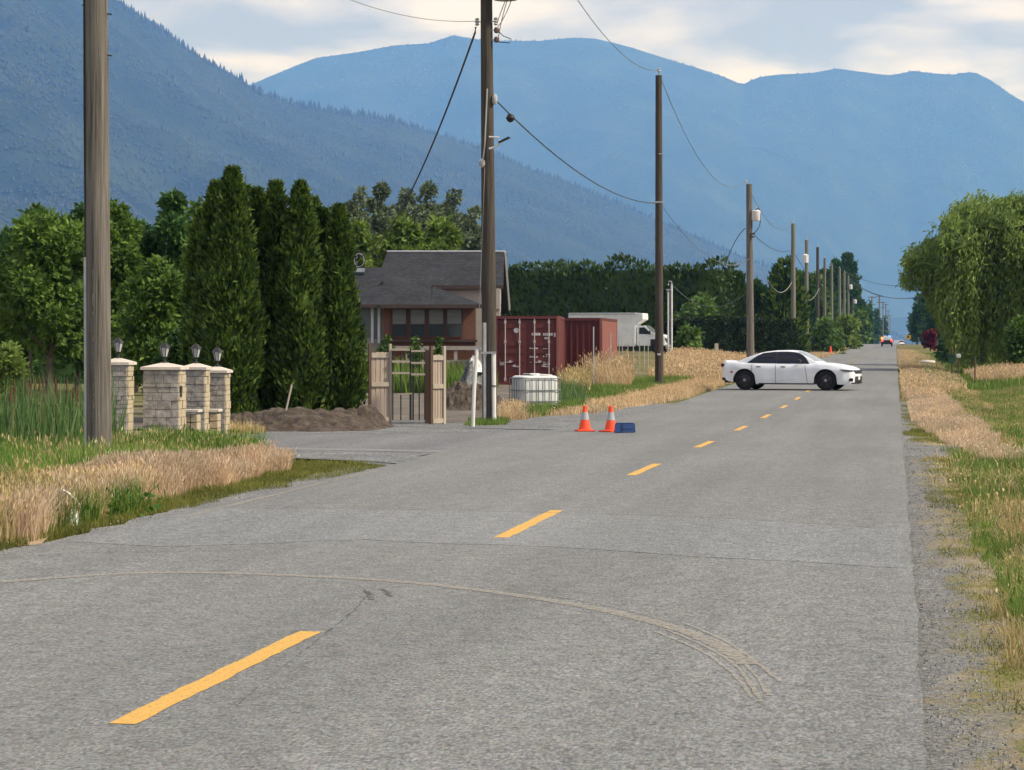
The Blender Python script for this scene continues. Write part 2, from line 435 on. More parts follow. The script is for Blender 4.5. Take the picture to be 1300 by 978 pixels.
M['fog'] = mat('fog_lamp_lens', (0.35, 0.38, 0.7), 0.1, 5)
M['tail'] = mat('red_lens', (0.38, 0.02, 0.02), 0.2, 5)
M['tail_dark'] = mat('dark_red_lens', (0.09, 0.012, 0.014), 0.2, 5)
M['orange'] = mat('orange_cone_plastic', [(0.80, 0.07, 0.018), (0.86, 0.085, 0.022)], 0.45, 8)
M['collar'] = mat('reflective_collar', (0.36, 0.37, 0.40), 0.35, 8)
M['blue'] = mat('blue_plastic', [(0.03, 0.075, 0.22), (0.045, 0.10, 0.27)], 0.55, 6)
M['blue_pale'] = mat('blue_print', (0.07, 0.13, 0.30), 0.6, 6)
M['taillit'] = mat('lit_tail_lamp', (0.7, 0.05, 0.04), 0.4, 3, emit=((1, 0.06, 0.03), 1.6))
M['amber_lit'] = mat('lit_amber_lamp', (0.8, 0.3, 0.04), 0.4, 3, emit=((1, 0.28, 0.02), 1.5))
M['blue_lit'] = mat('lit_blue_lamp', (0.05, 0.15, 0.8), 0.4, 3, emit=((0.05, 0.25, 1), 1.6))
M['green_box'] = mat('green_mailbox', (0.02, 0.07, 0.035), 0.5, 5)
M['sign_yellow'] = mat('yellow_sign', (0.62, 0.36, 0.02), 0.5, 5)
M['plastic_bag'] = mat('white_plastic_film', (0.70, 0.70, 0.70), 0.4, 8)
M['bark'] = mat('tree_bark', [(0.06, 0.048, 0.038), (0.12, 0.098, 0.08)], 0.95, 8, stretch=(1, 1, 0.2), bmp=0.6)
# foliage
M['cedar_leaf'] = leafmat('cedar_foliage', [(0.015, 0.033, 0.008), (0.047, 0.094, 0.018), (0.095, 0.161, 0.029), (0.172, 0.242, 0.048)], 1.8, 0.3)
M['dec_leaf'] = leafmat('broadleaf_foliage', [(0.047, 0.102, 0.018), (0.105, 0.189, 0.032), (0.196, 0.306, 0.061)], 1.1, 0.4)
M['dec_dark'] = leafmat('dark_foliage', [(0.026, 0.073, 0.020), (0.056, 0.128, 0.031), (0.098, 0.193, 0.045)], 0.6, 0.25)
M['light_leaf'] = leafmat('light_foliage', [(0.084, 0.150, 0.026), (0.150, 0.234, 0.042), (0.228, 0.305, 0.066)], 0.6, 0.35)
M['grey_leaf'] = leafmat('poplar_foliage', [(0.072, 0.106, 0.060), (0.120, 0.163, 0.094), (0.174, 0.219, 0.132)], 0.35, 0.25)
M['willow_leaf'] = leafmat('willow_foliage', [(0.123, 0.187, 0.037), (0.194, 0.283, 0.065), (0.287, 0.386, 0.108)], 0.45, 0.45)
M['hedge_leaf'] = leafmat('hedge_foliage', [(0.021, 0.050, 0.012), (0.045, 0.085, 0.018), (0.087, 0.141, 0.032)], 0.5, 0.3)
M['trim_leaf'] = leafmat('trimmed_hedge_foliage', [(0.010, 0.024, 0.008), (0.020, 0.040, 0.012), (0.040, 0.066, 0.018)], 0.6, 0.15)
M['shrub_leaf'] = leafmat('shrub_foliage', [(0.052, 0.115, 0.023), (0.098, 0.182, 0.036), (0.156, 0.243, 0.058)], 0.8, 0.3)
M['red_leaf'] = leafmat('red_foliage', [(0.10, 0.012, 0.016), (0.16, 0.02, 0.022)], 0.8, 0.3)
M['forest'] = mat('mountain_forest_floor', [(0.015, 0.024, 0.012), (0.024, 0.036, 0.017), (0.042, 0.055, 0.027)], 1.0, 0.003, bmp=0.1, bscale=0.02, spec=0.05)
M['conifer'] = leafmat('mountain_conifers', [(0.016, 0.026, 0.013), (0.021, 0.033, 0.016), (0.028, 0.041, 0.019)], 0.003, 0.0)
# grasses
M['dry'] = leafmat('dry_grass', [(0.451, 0.319, 0.188), (0.576, 0.433, 0.273), (0.701, 0.548, 0.376)], 1.2, 0.3)
M['drypink'] = leafmat('pale_golden_grass', [(0.506, 0.362, 0.238), (0.627, 0.475, 0.345), (0.748, 0.610, 0.488)], 0.8, 0.35)
M['straw'] = leafmat('straw_grass', [(0.299, 0.230, 0.103), (0.460, 0.356, 0.172), (0.632, 0.529, 0.310)], 1.0, 0.3)
M['green'] = leafmat('green_grass', [(0.077, 0.150, 0.024), (0.132, 0.222, 0.040), (0.220, 0.288, 0.077)], 1.0, 0.35)
M['bright'] = leafmat('bright_green_grass', [(0.066, 0.169, 0.020), (0.110, 0.256, 0.031), (0.198, 0.338, 0.066)], 0.9, 0.35)
M['olive'] = leafmat('olive_short_grass', [(0.10, 0.125, 0.022), (0.16, 0.18, 0.035), (0.24, 0.22, 0.07)], 1.2, 0.3)
M['reed'] = leafmat('reed_blades', [(0.055, 0.119, 0.035), (0.094, 0.175, 0.055), (0.165, 0.237, 0.099)], 1.0, 0.3)
M['reedbrown'] = mat('cattail_head', (0.10, 0.05, 0.028), 0.9, 10)
M['leafy'] = leafmat('weed_leaves', [(0.045, 0.13, 0.02), (0.07, 0.18, 0.03)], 2.0, 0.3)

# ------------------------------------------------------------------ terrain heights
_k = np.array([(-40, 0), (0, 0), (27, 0), (36, -.10), (45, -.17), (55, -.22), (70, -.23), (84, -.12), (110, 0), (170, .22), (274, .45), (350, .95), (445, 1.55), (480, 1.58), (600, 1.2), (900, .2), (1500, 0), (24000, 0)], dtype=float)
_ys = np.arange(-40, 1600, 1.0)
_h = np.interp(_ys, _k[:, 0], _k[:, 1]); _h = np.convolve(np.pad(_h, 6, mode='edge'), np.ones(13) / 13, 'valid')
def hR(y): return np.interp(y, _ys, _h)
RX, RL, RR = -3.24, -6.62, 0.12
HX, HY = P(540, 93)
def G(x, y):
    x = np.asarray(x, float); y = np.asarray(y, float)
    g = hR(y) - 0.02
    yard = np.interp(y, [48, 80, 110, 165, 260, 500, 1000], [0, .22, .30, .72, .72, 0.2, 0])
    g = g + yard * (1 - sstep(-15, -8.5, x))
    g = g - 0.12 * np.exp(-((x + 10.2) / 1.0) ** 2) * (1 - sstep(25, 30, y))
    g = g - 0.25 * np.exp(-((x - 3.6) / 1.2) ** 2) * sstep(24, 40, y) * (1 - sstep(150, 220, y))
    g = g + 0.80 * (1 - sstep(8, 11.5, np.hypot((x - HX) * 1.9, y - HY)))
    return g
def Gf(x, y): return float(G(x, y))

def sheet(name, xs, ys, m, dz, fn=G, parent=None, edge=None):
    Xg, Yg = np.meshgrid(xs, ys, indexing='ij')
    if edge is not None: Xg = edge(Xg, Yg)
    Zg = fn(Xg, Yg) + dz
    V = np.stack([Xg, Yg, Zg], -1).reshape(-1, 3)
    return linkobj(name, np_mesh(name, V, grid_faces(len(xs), len(ys)), True), m, parent)

def poly_sheet(name, outline, m, dz, step=0.5, jitter=0.0, parent=None, fn=G):
    """a ground-hugging patch with a free outline"""
    poly = [Vector((x, y)) for x, y in outline]
    bm = bmesh.new()
    pts = []
    n = len(poly)
    for i in range(n):
        a, b = poly[i], poly[(i + 1) % n]
        k = max(1, int((b - a).length / step))
        for j in range(k):
            p = a.lerp(b, j / k)
            pts.append((p.x + random.uniform(-jitter, jitter), p.y + random.uniform(-jitter, jitter)))
    vs = [bm.verts.new((x, y, 0)) for x, y in pts]
    f = bm.faces.new(vs)
    xs = [p[0] for p in pts]; ys = [p[1] for p in pts]
    st = max(step, 1.0)
    for lo, hi, co, no in ((min(xs), max(xs), 0, (1, 0, 0)), (min(ys), max(ys), 1, (0, 1, 0))):
        q = lo + st
        while q < hi:
            pc = [0, 0, 0]; pc[co] = q
            bmesh.ops.bisect_plane(bm, geom=bm.verts[:] + bm.edges[:] + bm.faces[:], plane_co=pc, plane_no=no)
            q += st
    bmesh.ops.triangulate(bm, faces=bm.faces)
    for v in bm.verts: v.co.z = float(fn(v.co.x, v.co.y)) + dz
    bmesh.ops.recalc_face_normals(bm, faces=bm.faces)
    if sum(fc.normal.z for fc in bm.faces) < 0: bmesh.ops.reverse_faces(bm, faces=bm.faces)
    me = bpy.data.meshes.new(name); bm.to_mesh(me); bm.free()
    return linkobj(name, me, m, parent)

# ------------------------------------------------------------------ ground and road
def spaced(lo, hi, step, far, grow=1.35):
    a = list(np.arange(lo, hi + 1e-6, step)); s = step
    while a[-1] < far: s *= grow; a.append(a[-1] + s)
    b = []; s = step; q = lo
    while q > -far: s *= grow; q -= s; b.append(q)
    return np.array(b[::-1] + a)
gx = spaced(-36, 14, 0.6, 20000)
gy = spaced(2, 120, 0.8, 20000, 1.2)
def ground_h(x, y):
    return G(x, y) - 0.06 * sstep(RL - .1, RL + .5, x) * (1 - sstep(RR - .5, RR + .1, x))
ground = tag(sheet('ground', gx, gy, M['ground'], -0.02, ground_h), kind='structure')

road_y = np.concatenate([np.arange(-6, 60, 0.3), np.arange(60, 200, 2.0), np.arange(200, 1500, 10.0)])
_ej = np.cumsum(rng.normal(0, 0.012, len(road_y))); _ej -= np.convolve(_ej, np.ones(15) / 15, 'same'); _ej *= 0.8
_ej2 = np.cumsum(rng.normal(0, 0.010, len(road_y))); _ej2 -= np.convolve(_ej2, np.ones(21) / 21, 'same'); _ej2 *= 0.7
def road_edge(X, Y):
    X = X.copy(); X[0, :] += _ej; X[-1, :] += _ej2
    X[0, :] -= 0.25 * sstep(28, 34, Y[0]) * (1 - sstep(46, 52, Y[0]))
    return X
def road_h(x, y): return hR(y) + 0.03 - 0.012 * ((x - RX) / 3.4) ** 2
road = tag(sheet('road', np.linspace(RL, RR, 9), road_y, M['road'], 0.0, road_h, edge=road_edge), kind='structure')
mb = None
def strip(name, pts, w, m, dz, parent=road, fn=road_h, rag=0.0):
    """painted or worn strip following a polyline on the road; w may be a list"""
    pts = [Vector(p) for p in pts]; vs = []; fs = []
    for i, p in enumerate(pts):
        t = (pts[min(i + 1, len(pts) - 1)] - pts[max(i - 1, 0)]).normalized(); nrm = Vector((-t.y, t.x))
        ww = (w[i] if isinstance(w, (list, tuple)) else w) / 2
        for s in (-1, 1):
            q = p + nrm * s * (ww + random.uniform(-rag, rag)); vs.append((q.x, q.y, float(fn(q.x, q.y)) + dz))
    for i in range(len(pts) - 1): fs.append((2 * i, 2 * i + 1, 2 * i + 3, 2 * i + 2))
    me = bpy.data.meshes.new(name); me.from_pydata(vs, [], fs); me.update()
    if len(me.polygons) and me.polygons[0].normal.z < 0: me.flip_normals()
    return tag(linkobj(name, me, m, parent), kind='structure')
def interp_line(pts, step=0.3):
    out = []
    for (a, b) in zip(pts[:-1], pts[1:]):
        a = Vector(a); b = Vector(b); k = max(1, int((b - a).length / step))
        out += [a.lerp(b, j / k) for j in range(k)]
    return out + [Vector(pts[-1])]
def catmull(pts, n=10):
    pts = [Vector(p) for p in pts]; out = []
    for i in range(len(pts) - 1):
        p0, p1, p2, p3 = pts[max(i - 1, 0)], pts[i], pts[i + 1], pts[min(i + 2, len(pts) - 1)]
        for k in range(n):
            t = k / n
            out.append(0.5 * ((2 * p1) + (p2 - p0) * t + (2 * p0 - 5 * p1 + 4 * p2 - p3) * t * t + (3 * p1 - p0 - 3 * p2 + p3) * t ** 3))
    return out + [pts[-1]]
DASH0 = 8.9
for k in range(9):
    y0 = DASH0 + 9.0 * k
    strip('lane_dash', interp_line([(-3.15, y0 - .1), (-3.15, y0 + 2.9)], 0.12), 0.125, M['yellow'], 0.0025, rag=0.008)
strip('worn_centre_line', interp_line([(RX, 125), (RX, 330)], 5), 0.14, M['yellow_old'], 0.004)
# resurfaced band across the road and its seam, cracks, old edge trace, tyre arc
def gp(u, v):
    d = EYE * FPX / (v - 437); return P(u, d)
patch = tag(poly_sheet('road_patch', [(RL + .03, 17.0), (-5.6, 16.6), (-4.2, 17.4), (-2.6, 17.0), (-1.2, 16.4), (-.2, 16.1), (RR - .08, 16.0), (RR - .06, 19.3), (-1.5, 20.1), (-3.3, 20.5), (-5.2, 20.7), (RL + .03, 20.6)], M['patch'], 0.0018, 0.35, 0.05, road, road_h), kind='structure')
strip('road_crack', catmull([(RL + .1, 20.62), (-5.2, 20.72), (-3.3, 20.52), (-1.5, 20.12), (RR - .2, 19.32)], 12), 0.022, M['tar'], 0.0032, rag=0.009)
strip('road_crack', catmull([gp(0, 712), gp(120, 706), gp(270, 704)], 12), 0.016, M['tar'], 0.0032, rag=0.007)
strip('road_crack', catmull([gp(410, 815), gp(440, 790), gp(462, 768), gp(470, 757)], 8), 0.010, M['tar'], 0.0032, rag=0.01)
strip('road_crack', catmull([gp(300, 905), gp(350, 862), gp(385, 835), gp(410, 815)], 10), 0.006, M['tar'], 0.0032, rag=0.006)
for a, b in (((460, 755), (474, 768)), ((484, 754), (496, 764))):
    strip('road_crack', catmull([gp(*a), gp((a[0] + b[0]) / 2 + 3, (a[1] + b[1]) / 2), gp(*b)], 6), 0.035, M['tar'], 0.0032, rag=0.015)
arc = [(0, 744), (150, 734), (260, 733), (400, 738), (520, 746), (640, 760), (760, 780), (850, 802), (910, 825), (950, 850)]
strip('tyre_mark', catmull([gp(*p) for p in arc], 14), 0.10, M['scuff'], 0.0030, rag=0.012)
for dxp, dv, e_ in ((-16, 7, (955, 893)), (-6, 3, (966, 898)), (5, -1, (976, 890)), (15, -6, (990, 872))):
    strip('tyre_mark', catmull([gp(850 + dxp, 802 + dv), gp(905 + dxp, 826 + dv), gp(943 + dxp, 852 + dv), gp(*e_)], 12), 0.02, M['scuff'], 0.0030, rag=0.007)
strip('tyre_mark', catmull([gp(640, 753), gp(760, 773), gp(850, 795)], 12), 0.012, M['scuff'], 0.0030, rag=0.004)
strip('old_edge_trace', catmull([(RL + .22, 19.6), (RL + .2, 23), (RL + .16, 27.5)], 12), 0.07, M['scuff'], 0.0030, rag=0.015)

# shoulders, driveway, yard
def shouldermat():
    """gravel that thins out into moss and thatch away from the asphalt"""
    m, nt, bs = newmat('gravel_to_moss')
    t = nt.nodes.new('ShaderNodeTexCoord'); sp = nt.nodes.new('ShaderNodeSeparateXYZ'); nt.links.new(t.outputs['Object'], sp.inputs[0])
    nz = noise(nt, 1.7, 6, 0.7, (1.0, 0.45, 1)); n2_ = noise(nt, 9, 4, 0.7)
    a = nt.nodes.new('ShaderNodeMath'); a.operation = 'MULTIPLY_ADD'; a.inputs[1].default_value = 1.3; nt.links.new(nz, a.inputs[0]); nt.links.new(sp.outputs['X'], a.inputs[2])
    a2 = nt.nodes.new('ShaderNodeMath'); a2.operation = 'MULTIPLY_ADD'; a2.inputs[1].default_value = 0.5; nt.links.new(n2_, a2.inputs[0]); nt.links.new(a.outputs[0], a2.inputs[2])
    f = ramp(nt, a2.outputs[0], [(0, 0, 0), (1, 1, 1)], 0.0, 1.0)
    mr = nt.nodes.new('ShaderNodeMapRange'); mr.inputs['From Min'].default_value = 1.16; mr.inputs['From Max'].default_value = 1.42; nt.links.new(a2.outputs[0], mr.inputs['Value'])
    vor = nt.nodes.new('ShaderNodeTexVoronoi'); vor.inputs['Scale'].default_value = 55; nt.links.new(t.outputs['Object'], vor.inputs['Vector'])
    sc_ = nt.nodes.new('ShaderNodeSeparateColor'); nt.links.new(vor.outputs['Color'], sc_.inputs[0])
    g = ramp(nt, sc_.outputs[0], [(0.13, 0.132, 0.133), (0.20, 0.203, 0.203), (0.30, 0.298, 0.29)], 0, 1)
    g = mixc(nt, 1.0, g, ramp(nt, noise(nt, 3, 5, 0.7), [(0.78,) * 3, (1.12,) * 3], 0.35, 0.65), 'MULTIPLY')
    ms = ramp(nt, noise(nt, 1.4, 6, 0.7, (1.4, 0.5, 1)), [(0.13, 0.155, 0.035), (0.19, 0.19, 0.055), (0.28, 0.23, 0.13), (0.33, 0.29, 0.21), (0.17, 0.185, 0.05)], 0.3, 0.72)
    ms = mixc(nt, 1.0, ms, ramp(nt, noise(nt, 32, 4, 0.7), [(0.55,) * 3, (1.35,) * 3], 0.3, 0.7), 'MULTIPLY')
    nt.links.new(mixc(nt, mr.outputs[0], g, ms), bs.inputs['Base Color']); bs.inputs['Roughness'].default_value = 1.0; bs.inputs['Specular IOR Level'].default_value = 0.15
    bump(nt, bs, noise(nt, 40, 4, 0.7), 0.9, 0.03)
    return m
M['shoulder'] = shouldermat()
sx_ = np.concatenate([[-.15], np.linspace(.05, 2.2, 9)])
tag(sheet('shoulder', sx_, np.concatenate([np.arange(2, 72, 1.0)]), M['shoulder'], 0.0, lambda x, y: np.where(x < .7, hR(y) - 0.006, G(x, y) + .012)), kind='structure')
tag(poly_sheet('gravel_spur', [(-.1, 33.6), (.75, 33.8), (1.15, 34.6), (1.2, 36), (1.0, 37.8), (.5, 38.4), (-.1, 38.6)], M['gravel'], 0.004, 0.3, 0.08, None, lambda x, y: np.where(x < .7, hR(y) - 0.006, G(x, y) + .014)), kind='structure')
tag(poly_sheet('gravel_shoulder', [(RL - .35, 8), (RL + .1, 8), (RL + .1, 29), (RL - .5, 29), (RL - .35, 24), (RL - .15, 18)], M['gravel'], 0.018, 0.4, 0.07, None, lambda x, y: hR(y) - 0.012), kind='structure')
drive = tag(poly_sheet('driveway', [(RL + .1, 28.8), (-7.6, 30.5), (-9.6, 31.6), (-13, 32.5), (-20, 33), (-20, 43.2), (-13, 43.0), (-9.6, 43.4), (-8.2, 46), (RL + .1, 48.5)], M['drive'], 0.012, 0.6, 0.06, None, lambda x, y: hR(y) - 0.008), kind='structure')
tag(poly_sheet('concrete_strip', [(-6.9, 33.6), (-12.5, 34.8), (-12.5, 35.6), (-6.8, 34.3)], M['concrete'], 0.016, 0.5, 0.12, drive, lambda x, y: hR(y) - 0.008), kind='structure')
tag(poly_sheet('gravel_apron', [(RL + .05, 29.4), (-7.3, 30.2), (-9.4, 31.4), (-11, 32.5), (-9, 33.6), (-6.9, 33.0)], M['gravel_dark'], 0.022, 0.5, 0.08, None, lambda x, y: hR(y) - 0.008), kind='structure')
tag(poly_sheet('gravel_apron', [(RL + .1, 45), (-7.6, 45.3), (-8.9, 46), (-9.3, 50), (-8.6, 55), (-7.8, 62), (-6.9, 68), (RL + .12, 66)], M['gravel_dark'], 0.020, 0.5, 0.10, None, lambda x, y: hR(y) - 0.006), kind='structure')
tag(poly_sheet('gravel_apron', [P(300, 43.3), P(480, 43.2), P(560, 43.6), P(640, 45.2), P(640, 50.2), P(560, 50.4), P(470, 49.6), P(400, 46.5), P(310, 45)], M['gravel_dark'], 0.026, 0.5, 0.08), kind='structure')
for u0, u1, v in ((640, 682, 554), (702, 724, 556), (752, 764, 556)):
    strip('spray_mark', interp_line([gp(u0, v - 2), gp(u1, v - 4)], 0.1), 0.035, M['orange_spray'], 0.026, None, lambda x, y: hR(y) - 0.008 if x < RL else road_h(x, y), 0.01)
M['thatch'] = mat('dry_thatch', [(0.24, 0.19, 0.11), (0.38, 0.29, 0.20), (0.46, 0.36, 0.26)], 1.0, 6, bmp=0.8, bscale=40, spec=0.1)
for pl in ([(-7.3, 16), (-7.3, 19), (-7.5, 23), (-7.8, 27.8), P(350, 30.3), P(300, 29.3), P(220, 27), P(120, 25), P(60, 23.5), P(50, 18)], [(.8, 39.5), (1.15, 33), (1.9, 31), (1.8, 42), (1.75, 60), (1.5, 84), (.45, 84), (.5, 55)], [(-7.9, 57), P(640, 53), P(655, 56.5), P(720, 66), P(800, 80), P(880, 108), (-7.2, 110), (-7.1, 74), (-7.3, 66)], [P(840, 100), P(925, 96), P(960, 150), P(985, 168), P(852, 162), P(842, 130)]):
    tag(poly_sheet('dry_ground', pl, M['thatch'], 0.012, 1.0, 0.12), kind='structure')
tag(poly_sheet('yard', [(-9.5, 44.2), (-20, 44.2), (-21, 70), (-24, 100), (-14, 100), (-11, 78), (-10.4, 60), (-9.6, 52)], M['yard'], 0.02, 1.5, 0.15), kind='structure')
tag(poly_sheet('lawn', [(-16, 45), (-45, 45), (-45, 86), (-22, 86), (-20.3, 60)], M['lawn'], 0.02, 2.0, 0.2), kind='structure')

# ------------------------------------------------------------------ mountains
def vnoise2(x, y, seed):
    r = np.random.default_rng(seed); T = r.random((256, 256))
    xi = np.floor(x).astype(int); yi = np.floor(y).astype(int); fx = x - xi; fy = y - yi
    fx = fx * fx * (3 - 2 * fx); fy = fy * fy * (3 - 2 * fy)
    g = lambda i, j: T[i % 256, j % 256]
    return (g(xi, yi) * (1 - fx) + g(xi + 1, yi) * fx) * (1 - fy) + (g(xi, yi + 1) * (1 - fx) + g(xi + 1, yi + 1) * fx) * fy
def fbm(x, y, seed, oct=5):
    s = 0; a = 1.0; t = 0
    for k in range(oct):
        s = s + a * vnoise2(x * 2 ** k, y * 2 ** k, seed + k); t += a; a *= 0.5
    return s / t
def mountain(name, prof, dr, db, back, nu, nt, seed, rough, wl, pw=1.25):
    us = np.linspace(prof[0][0], prof[-1][0], nu)
    vr = np.interp(us, [p[0] for p in prof], [p[1] for p in prof])
    drs = dr(us); dbs = db(us)
    t = np.concatenate([np.linspace(0, 1, nt), 1 + (np.arange(1, 9) / 8) * back])
    U, T = np.meshgrid(us, t, indexing='ij')
    D = dbs[:, None] + (drs - dbs)[:, None] * T
    zr = (437 - vr) / FPX * drs + EYE
    A = np.where(T <= 1, np.clip(T, 0, 1) ** pw, 1 - (T - 1) / back)
    X = FWD[0] * D + RGT[0] * D * (U - 650) / FPX
    Y = FWD[1] * D + RGT[1] * D * (U - 650) / FPX
    nz = fbm(X / wl + 50, Y / wl + 50, seed) - 0.5
    rg = 1 - np.abs(2 * fbm(X / (wl * .6) + 9, Y / (wl * .6) + 9, seed + 20, 4) - 1)
    env = np.clip(np.sin(np.clip(T, 0, 1) * math.pi), 0, 1)
    Zm = zr[:, None] * (A + env * rough * (nz * 1.4 + (rg - .75) * .9)) - 3 * (1 - np.clip(T * 8, 0, 1))
    Zm = np.where(T > 1, np.minimum(Zm, zr[:, None]), Zm)
    Vv = np.stack([X, Y, Zm], -1)
    o = linkobj(name, np_mesh(name, Vv.reshape(-1, 3), grid_faces(nu, len(t)), True), M['forest'])
    tag(o, kind='structure')
    return Vv, t
def conifers(name, Vv, t, n, hmin, hmax, aspect, label, ridge_frac=0.0, tmin=0.15, tmax=1.05, parent=None, sides=5):
    nu, ntt = Vv.shape[:2]
    a = rng.random(n) * (nu - 1.001); tt = tmin + rng.random(n) * (tmax - tmin)
    k = int(n * ridge_frac); tt[:k] = 0.985 + rng.random(k) * 0.03
    ti = np.interp(tt, t, np.arange(ntt))
    i = a.astype(int); j = np.clip(ti.astype(int), 0, ntt - 2); fa = (a - i)[:, None]; fb = (ti - j)[:, None]
    p = (Vv[i, j] * (1 - fa) + Vv[i + 1, j] * fa) * (1 - fb) + (Vv[i, j + 1] * (1 - fa) + Vv[i + 1, j + 1] * fa) * fb
    h = (hmin + (hmax - hmin) * rng.random(n) ** 1.6)
    cl = fbm(p[:, 0] / 260 + 5, p[:, 1] / 260 + 5, 77, 3); h = h * (0.6 + 0.9 * cl)
    r = h * aspect * (0.7 + 0.6 * rng.random(n))
    th = rng.random(n)[:, None] * 6.28 + np.arange(sides)[None, :] * 2 * math.pi / sides
    ring = np.stack([p[:, 0:1] + r[:, None] * np.cos(th), p[:, 1:2] + r[:, None] * np.sin(th), np.repeat(p[:, 2:3] + 0.12 * h[:, None] - 1.0, sides, 1)], -1)
    tip = p + np.stack([rng.normal(0, .3, n), rng.normal(0, .3, n), h], -1)
    V = np.concatenate([ring, tip[:, None, :]], 1).reshape(-1, 3)
    b = (np.arange(n) * (sides + 1))[:, None]
    s = np.arange(sides)[None, :]
    F = np.stack([b + s, b + (s + 1) % sides, np.repeat(b + sides, sides, 1)], -1).reshape(-1, 3)
    o = linkobj(name, np_mesh(name, V, F), M['conifer'], parent)
    tag(o, label, 'forest', kind='stuff')
near_prof = [(-1300, -330), (-700, -330), (-300, -260), (0, -112), (100, -42), (150, 2), (200, 35), (250, 70), (300, 97), (330, 118), (380, 134), (440, 144), (500, 153), (560, 172), (610, 188), (660, 210), (720, 232), (800, 266), (860, 292), (920, 318), (985, 346), (1050, 382), (1110, 415), (1160, 440)]
nv, ntp = mountain('mountain', near_prof, lambda u: np.interp(u, [-1300, 150, 600, 1160], [7500, 8000, 9000, 9600]), lambda u: np.interp(u, [-1300, 300, 1160], [3200, 4000, 7500]), 0.5, 260, 90, 3, 0.20, 900)
conifers('mountain_forest', nv[95:], ntp, 64000, 5, 9, 0.9, 'dense forest canopy covering the nearer dark blue mountainside', 0.0, 0.1, 0.99)
conifers('ridge_forest', nv[95:], ntp, 3600, 9, 30, 0.22, 'pointed conifers standing along the nearer mountain ridge', 0.8, 0.5, 1.03)
far_prof = [(-900, 120), (-300, 140), (100, 150), (250, 135), (322, 106), (360, 90), (400, 74), (450, 67), (500, 58), (545, 55), (575, 45), (605, 50), (640, 52), (690, 52), (725, 48), (755, 49), (800, 60), (850, 76), (890, 88), (920, 98), (942, 108), (960, 99), (985, 95), (1030, 93), (1062, 87), (1090, 91), (1130, 96), (1160, 90), (1180, 93), (1210, 95), (1235, 91), (1258, 102), (1280, 118), (1300, 130), (1400, 190), (1600, 240), (2300, 260)]
fv, ftp = mountain('mountain', far_prof, lambda u: 16800 + 0 * u, lambda u: np.interp(u, [-900, 900, 1150, 2300], [9600, 10200, 13800, 11200]), 0.35, 360, 80, 31, 0.17, 1900)
conifers('mountain_forest', fv, ftp, 20000, 6, 11, 1.0, 'hazy forest cover on the far pale blue mountain range', 0.05, 0.35, 1.0, sides=4)
conifers('ridge_forest', fv, ftp, 2600, 8, 18, 0.4, 'tiny conifers along the skyline of the far mountain range', 1.0, 0.9, 1.02, sides=4)
hv, htp = mountain('hill', [(850, 437), (980, 424), (1060, 411), (1110, 404), (1160, 402), (1220, 406), (1300, 400), (1500, 396), (2000, 402)], lambda u: 12500 + 0 * u, lambda u: 10200 + 0 * u, 0.5, 60, 16, 51, 0.1, 960)

# ------------------------------------------------------------------ haze
hz = MB().box((0, 0, 0), (2, 2, 2))
haze_o = hz.build('haze', None)
haze_o.scale = (24000, 24000, 1300)
haze_o.location = (0, 0, 1300 - 8)
hm = bpy.data.materials.new('valley_haze'); hm.use_nodes = True
hm.node_tree.nodes.clear()
ho = hm.node_tree.nodes.new('ShaderNodeOutputMaterial')
pv = hm.node_tree.nodes.new('ShaderNodeVolumePrincipled')
pv.inputs['Color'].default_value = (0.145, 0.36, 1.0, 1)
pv.inputs['Absorption Color'].default_value = (1, 1, 1, 1)
pv.inputs['Density'].default_value = 0.000088
pv.inputs['Anisotropy'].default_value = 0.0
hm.node_tree.links.new(pv.outputs[0], ho.inputs['Volume'])
haze_o.data.materials.append(hm)
tag(haze_o, kind='stuff')

# ------------------------------------------------------------------ foliage builders
def unit(v): return v / np.maximum(np.linalg.norm(v, axis=1, keepdims=True), 1e-9)
def leaves(pts, axis, length, width, r=rng):
    """diamond leaves: pts (n,3) base points, axis (n,3) long direction"""
    n = len(pts)
    axis = unit(axis)
    side = unit(np.cross(axis, r.normal(size=(n, 3))))
    nrm = np.cross(axis, side)
    L = (length * (0.6 + 0.8 * r.random(n)))[:, None]; W = (width * (0.6 + 0.8 * r.random(n)))[:, None]
    m_ = pts + axis * L * 0.5 + nrm * L * 0.08
    V = np.stack([pts, m_ + side * W * 0.5, pts + axis * L, m_ - side * W * 0.5], 1).reshape(-1, 3)
    F = (np.arange(n) * 4)[:, None] + np.arange(4)[None, :]
    return V, F
def merge(parts):
    Vs = []; Fs = {}; b = 0
    for V, F in parts:
        for f in (F if isinstance(F, list) else [F]):
            Fs.setdefault(f.shape[1], []).append(f + b)
        Vs.append(V); b += len(V)
    return np.concatenate(Vs), [np.concatenate(f) for f in Fs.values()]
def core_blob(rx, ry, rz, cz, seed=0, n=14, jit=0.12, top_taper=1.0):
    r = np.random.default_rng(seed)
    th = np.linspace(0, 2 * math.pi, n, endpoint=False); ph = np.linspace(0.05, math.pi - 0.05, 9)
    V = []
    for p in ph:
        k = np.sin(p) * (top_taper if p < 1.0 else 1)
        rr = 1 + r.normal(0, jit, n)
        V.append(np.stack([rx * k * rr * np.cos(th), ry * k * rr * np.sin(th), np.full(n, cz + rz * math.cos(p))], -1))
    V = np.concatenate(V)
    i = np.arange(8)[:, None]; j = np.arange(n)[None, :]
    F = np.stack([i * n + j, i * n + (j + 1) % n, (i + 1) * n + (j + 1) % n, (i + 1) * n + j], -1).reshape(-1, 4)
    return V, F
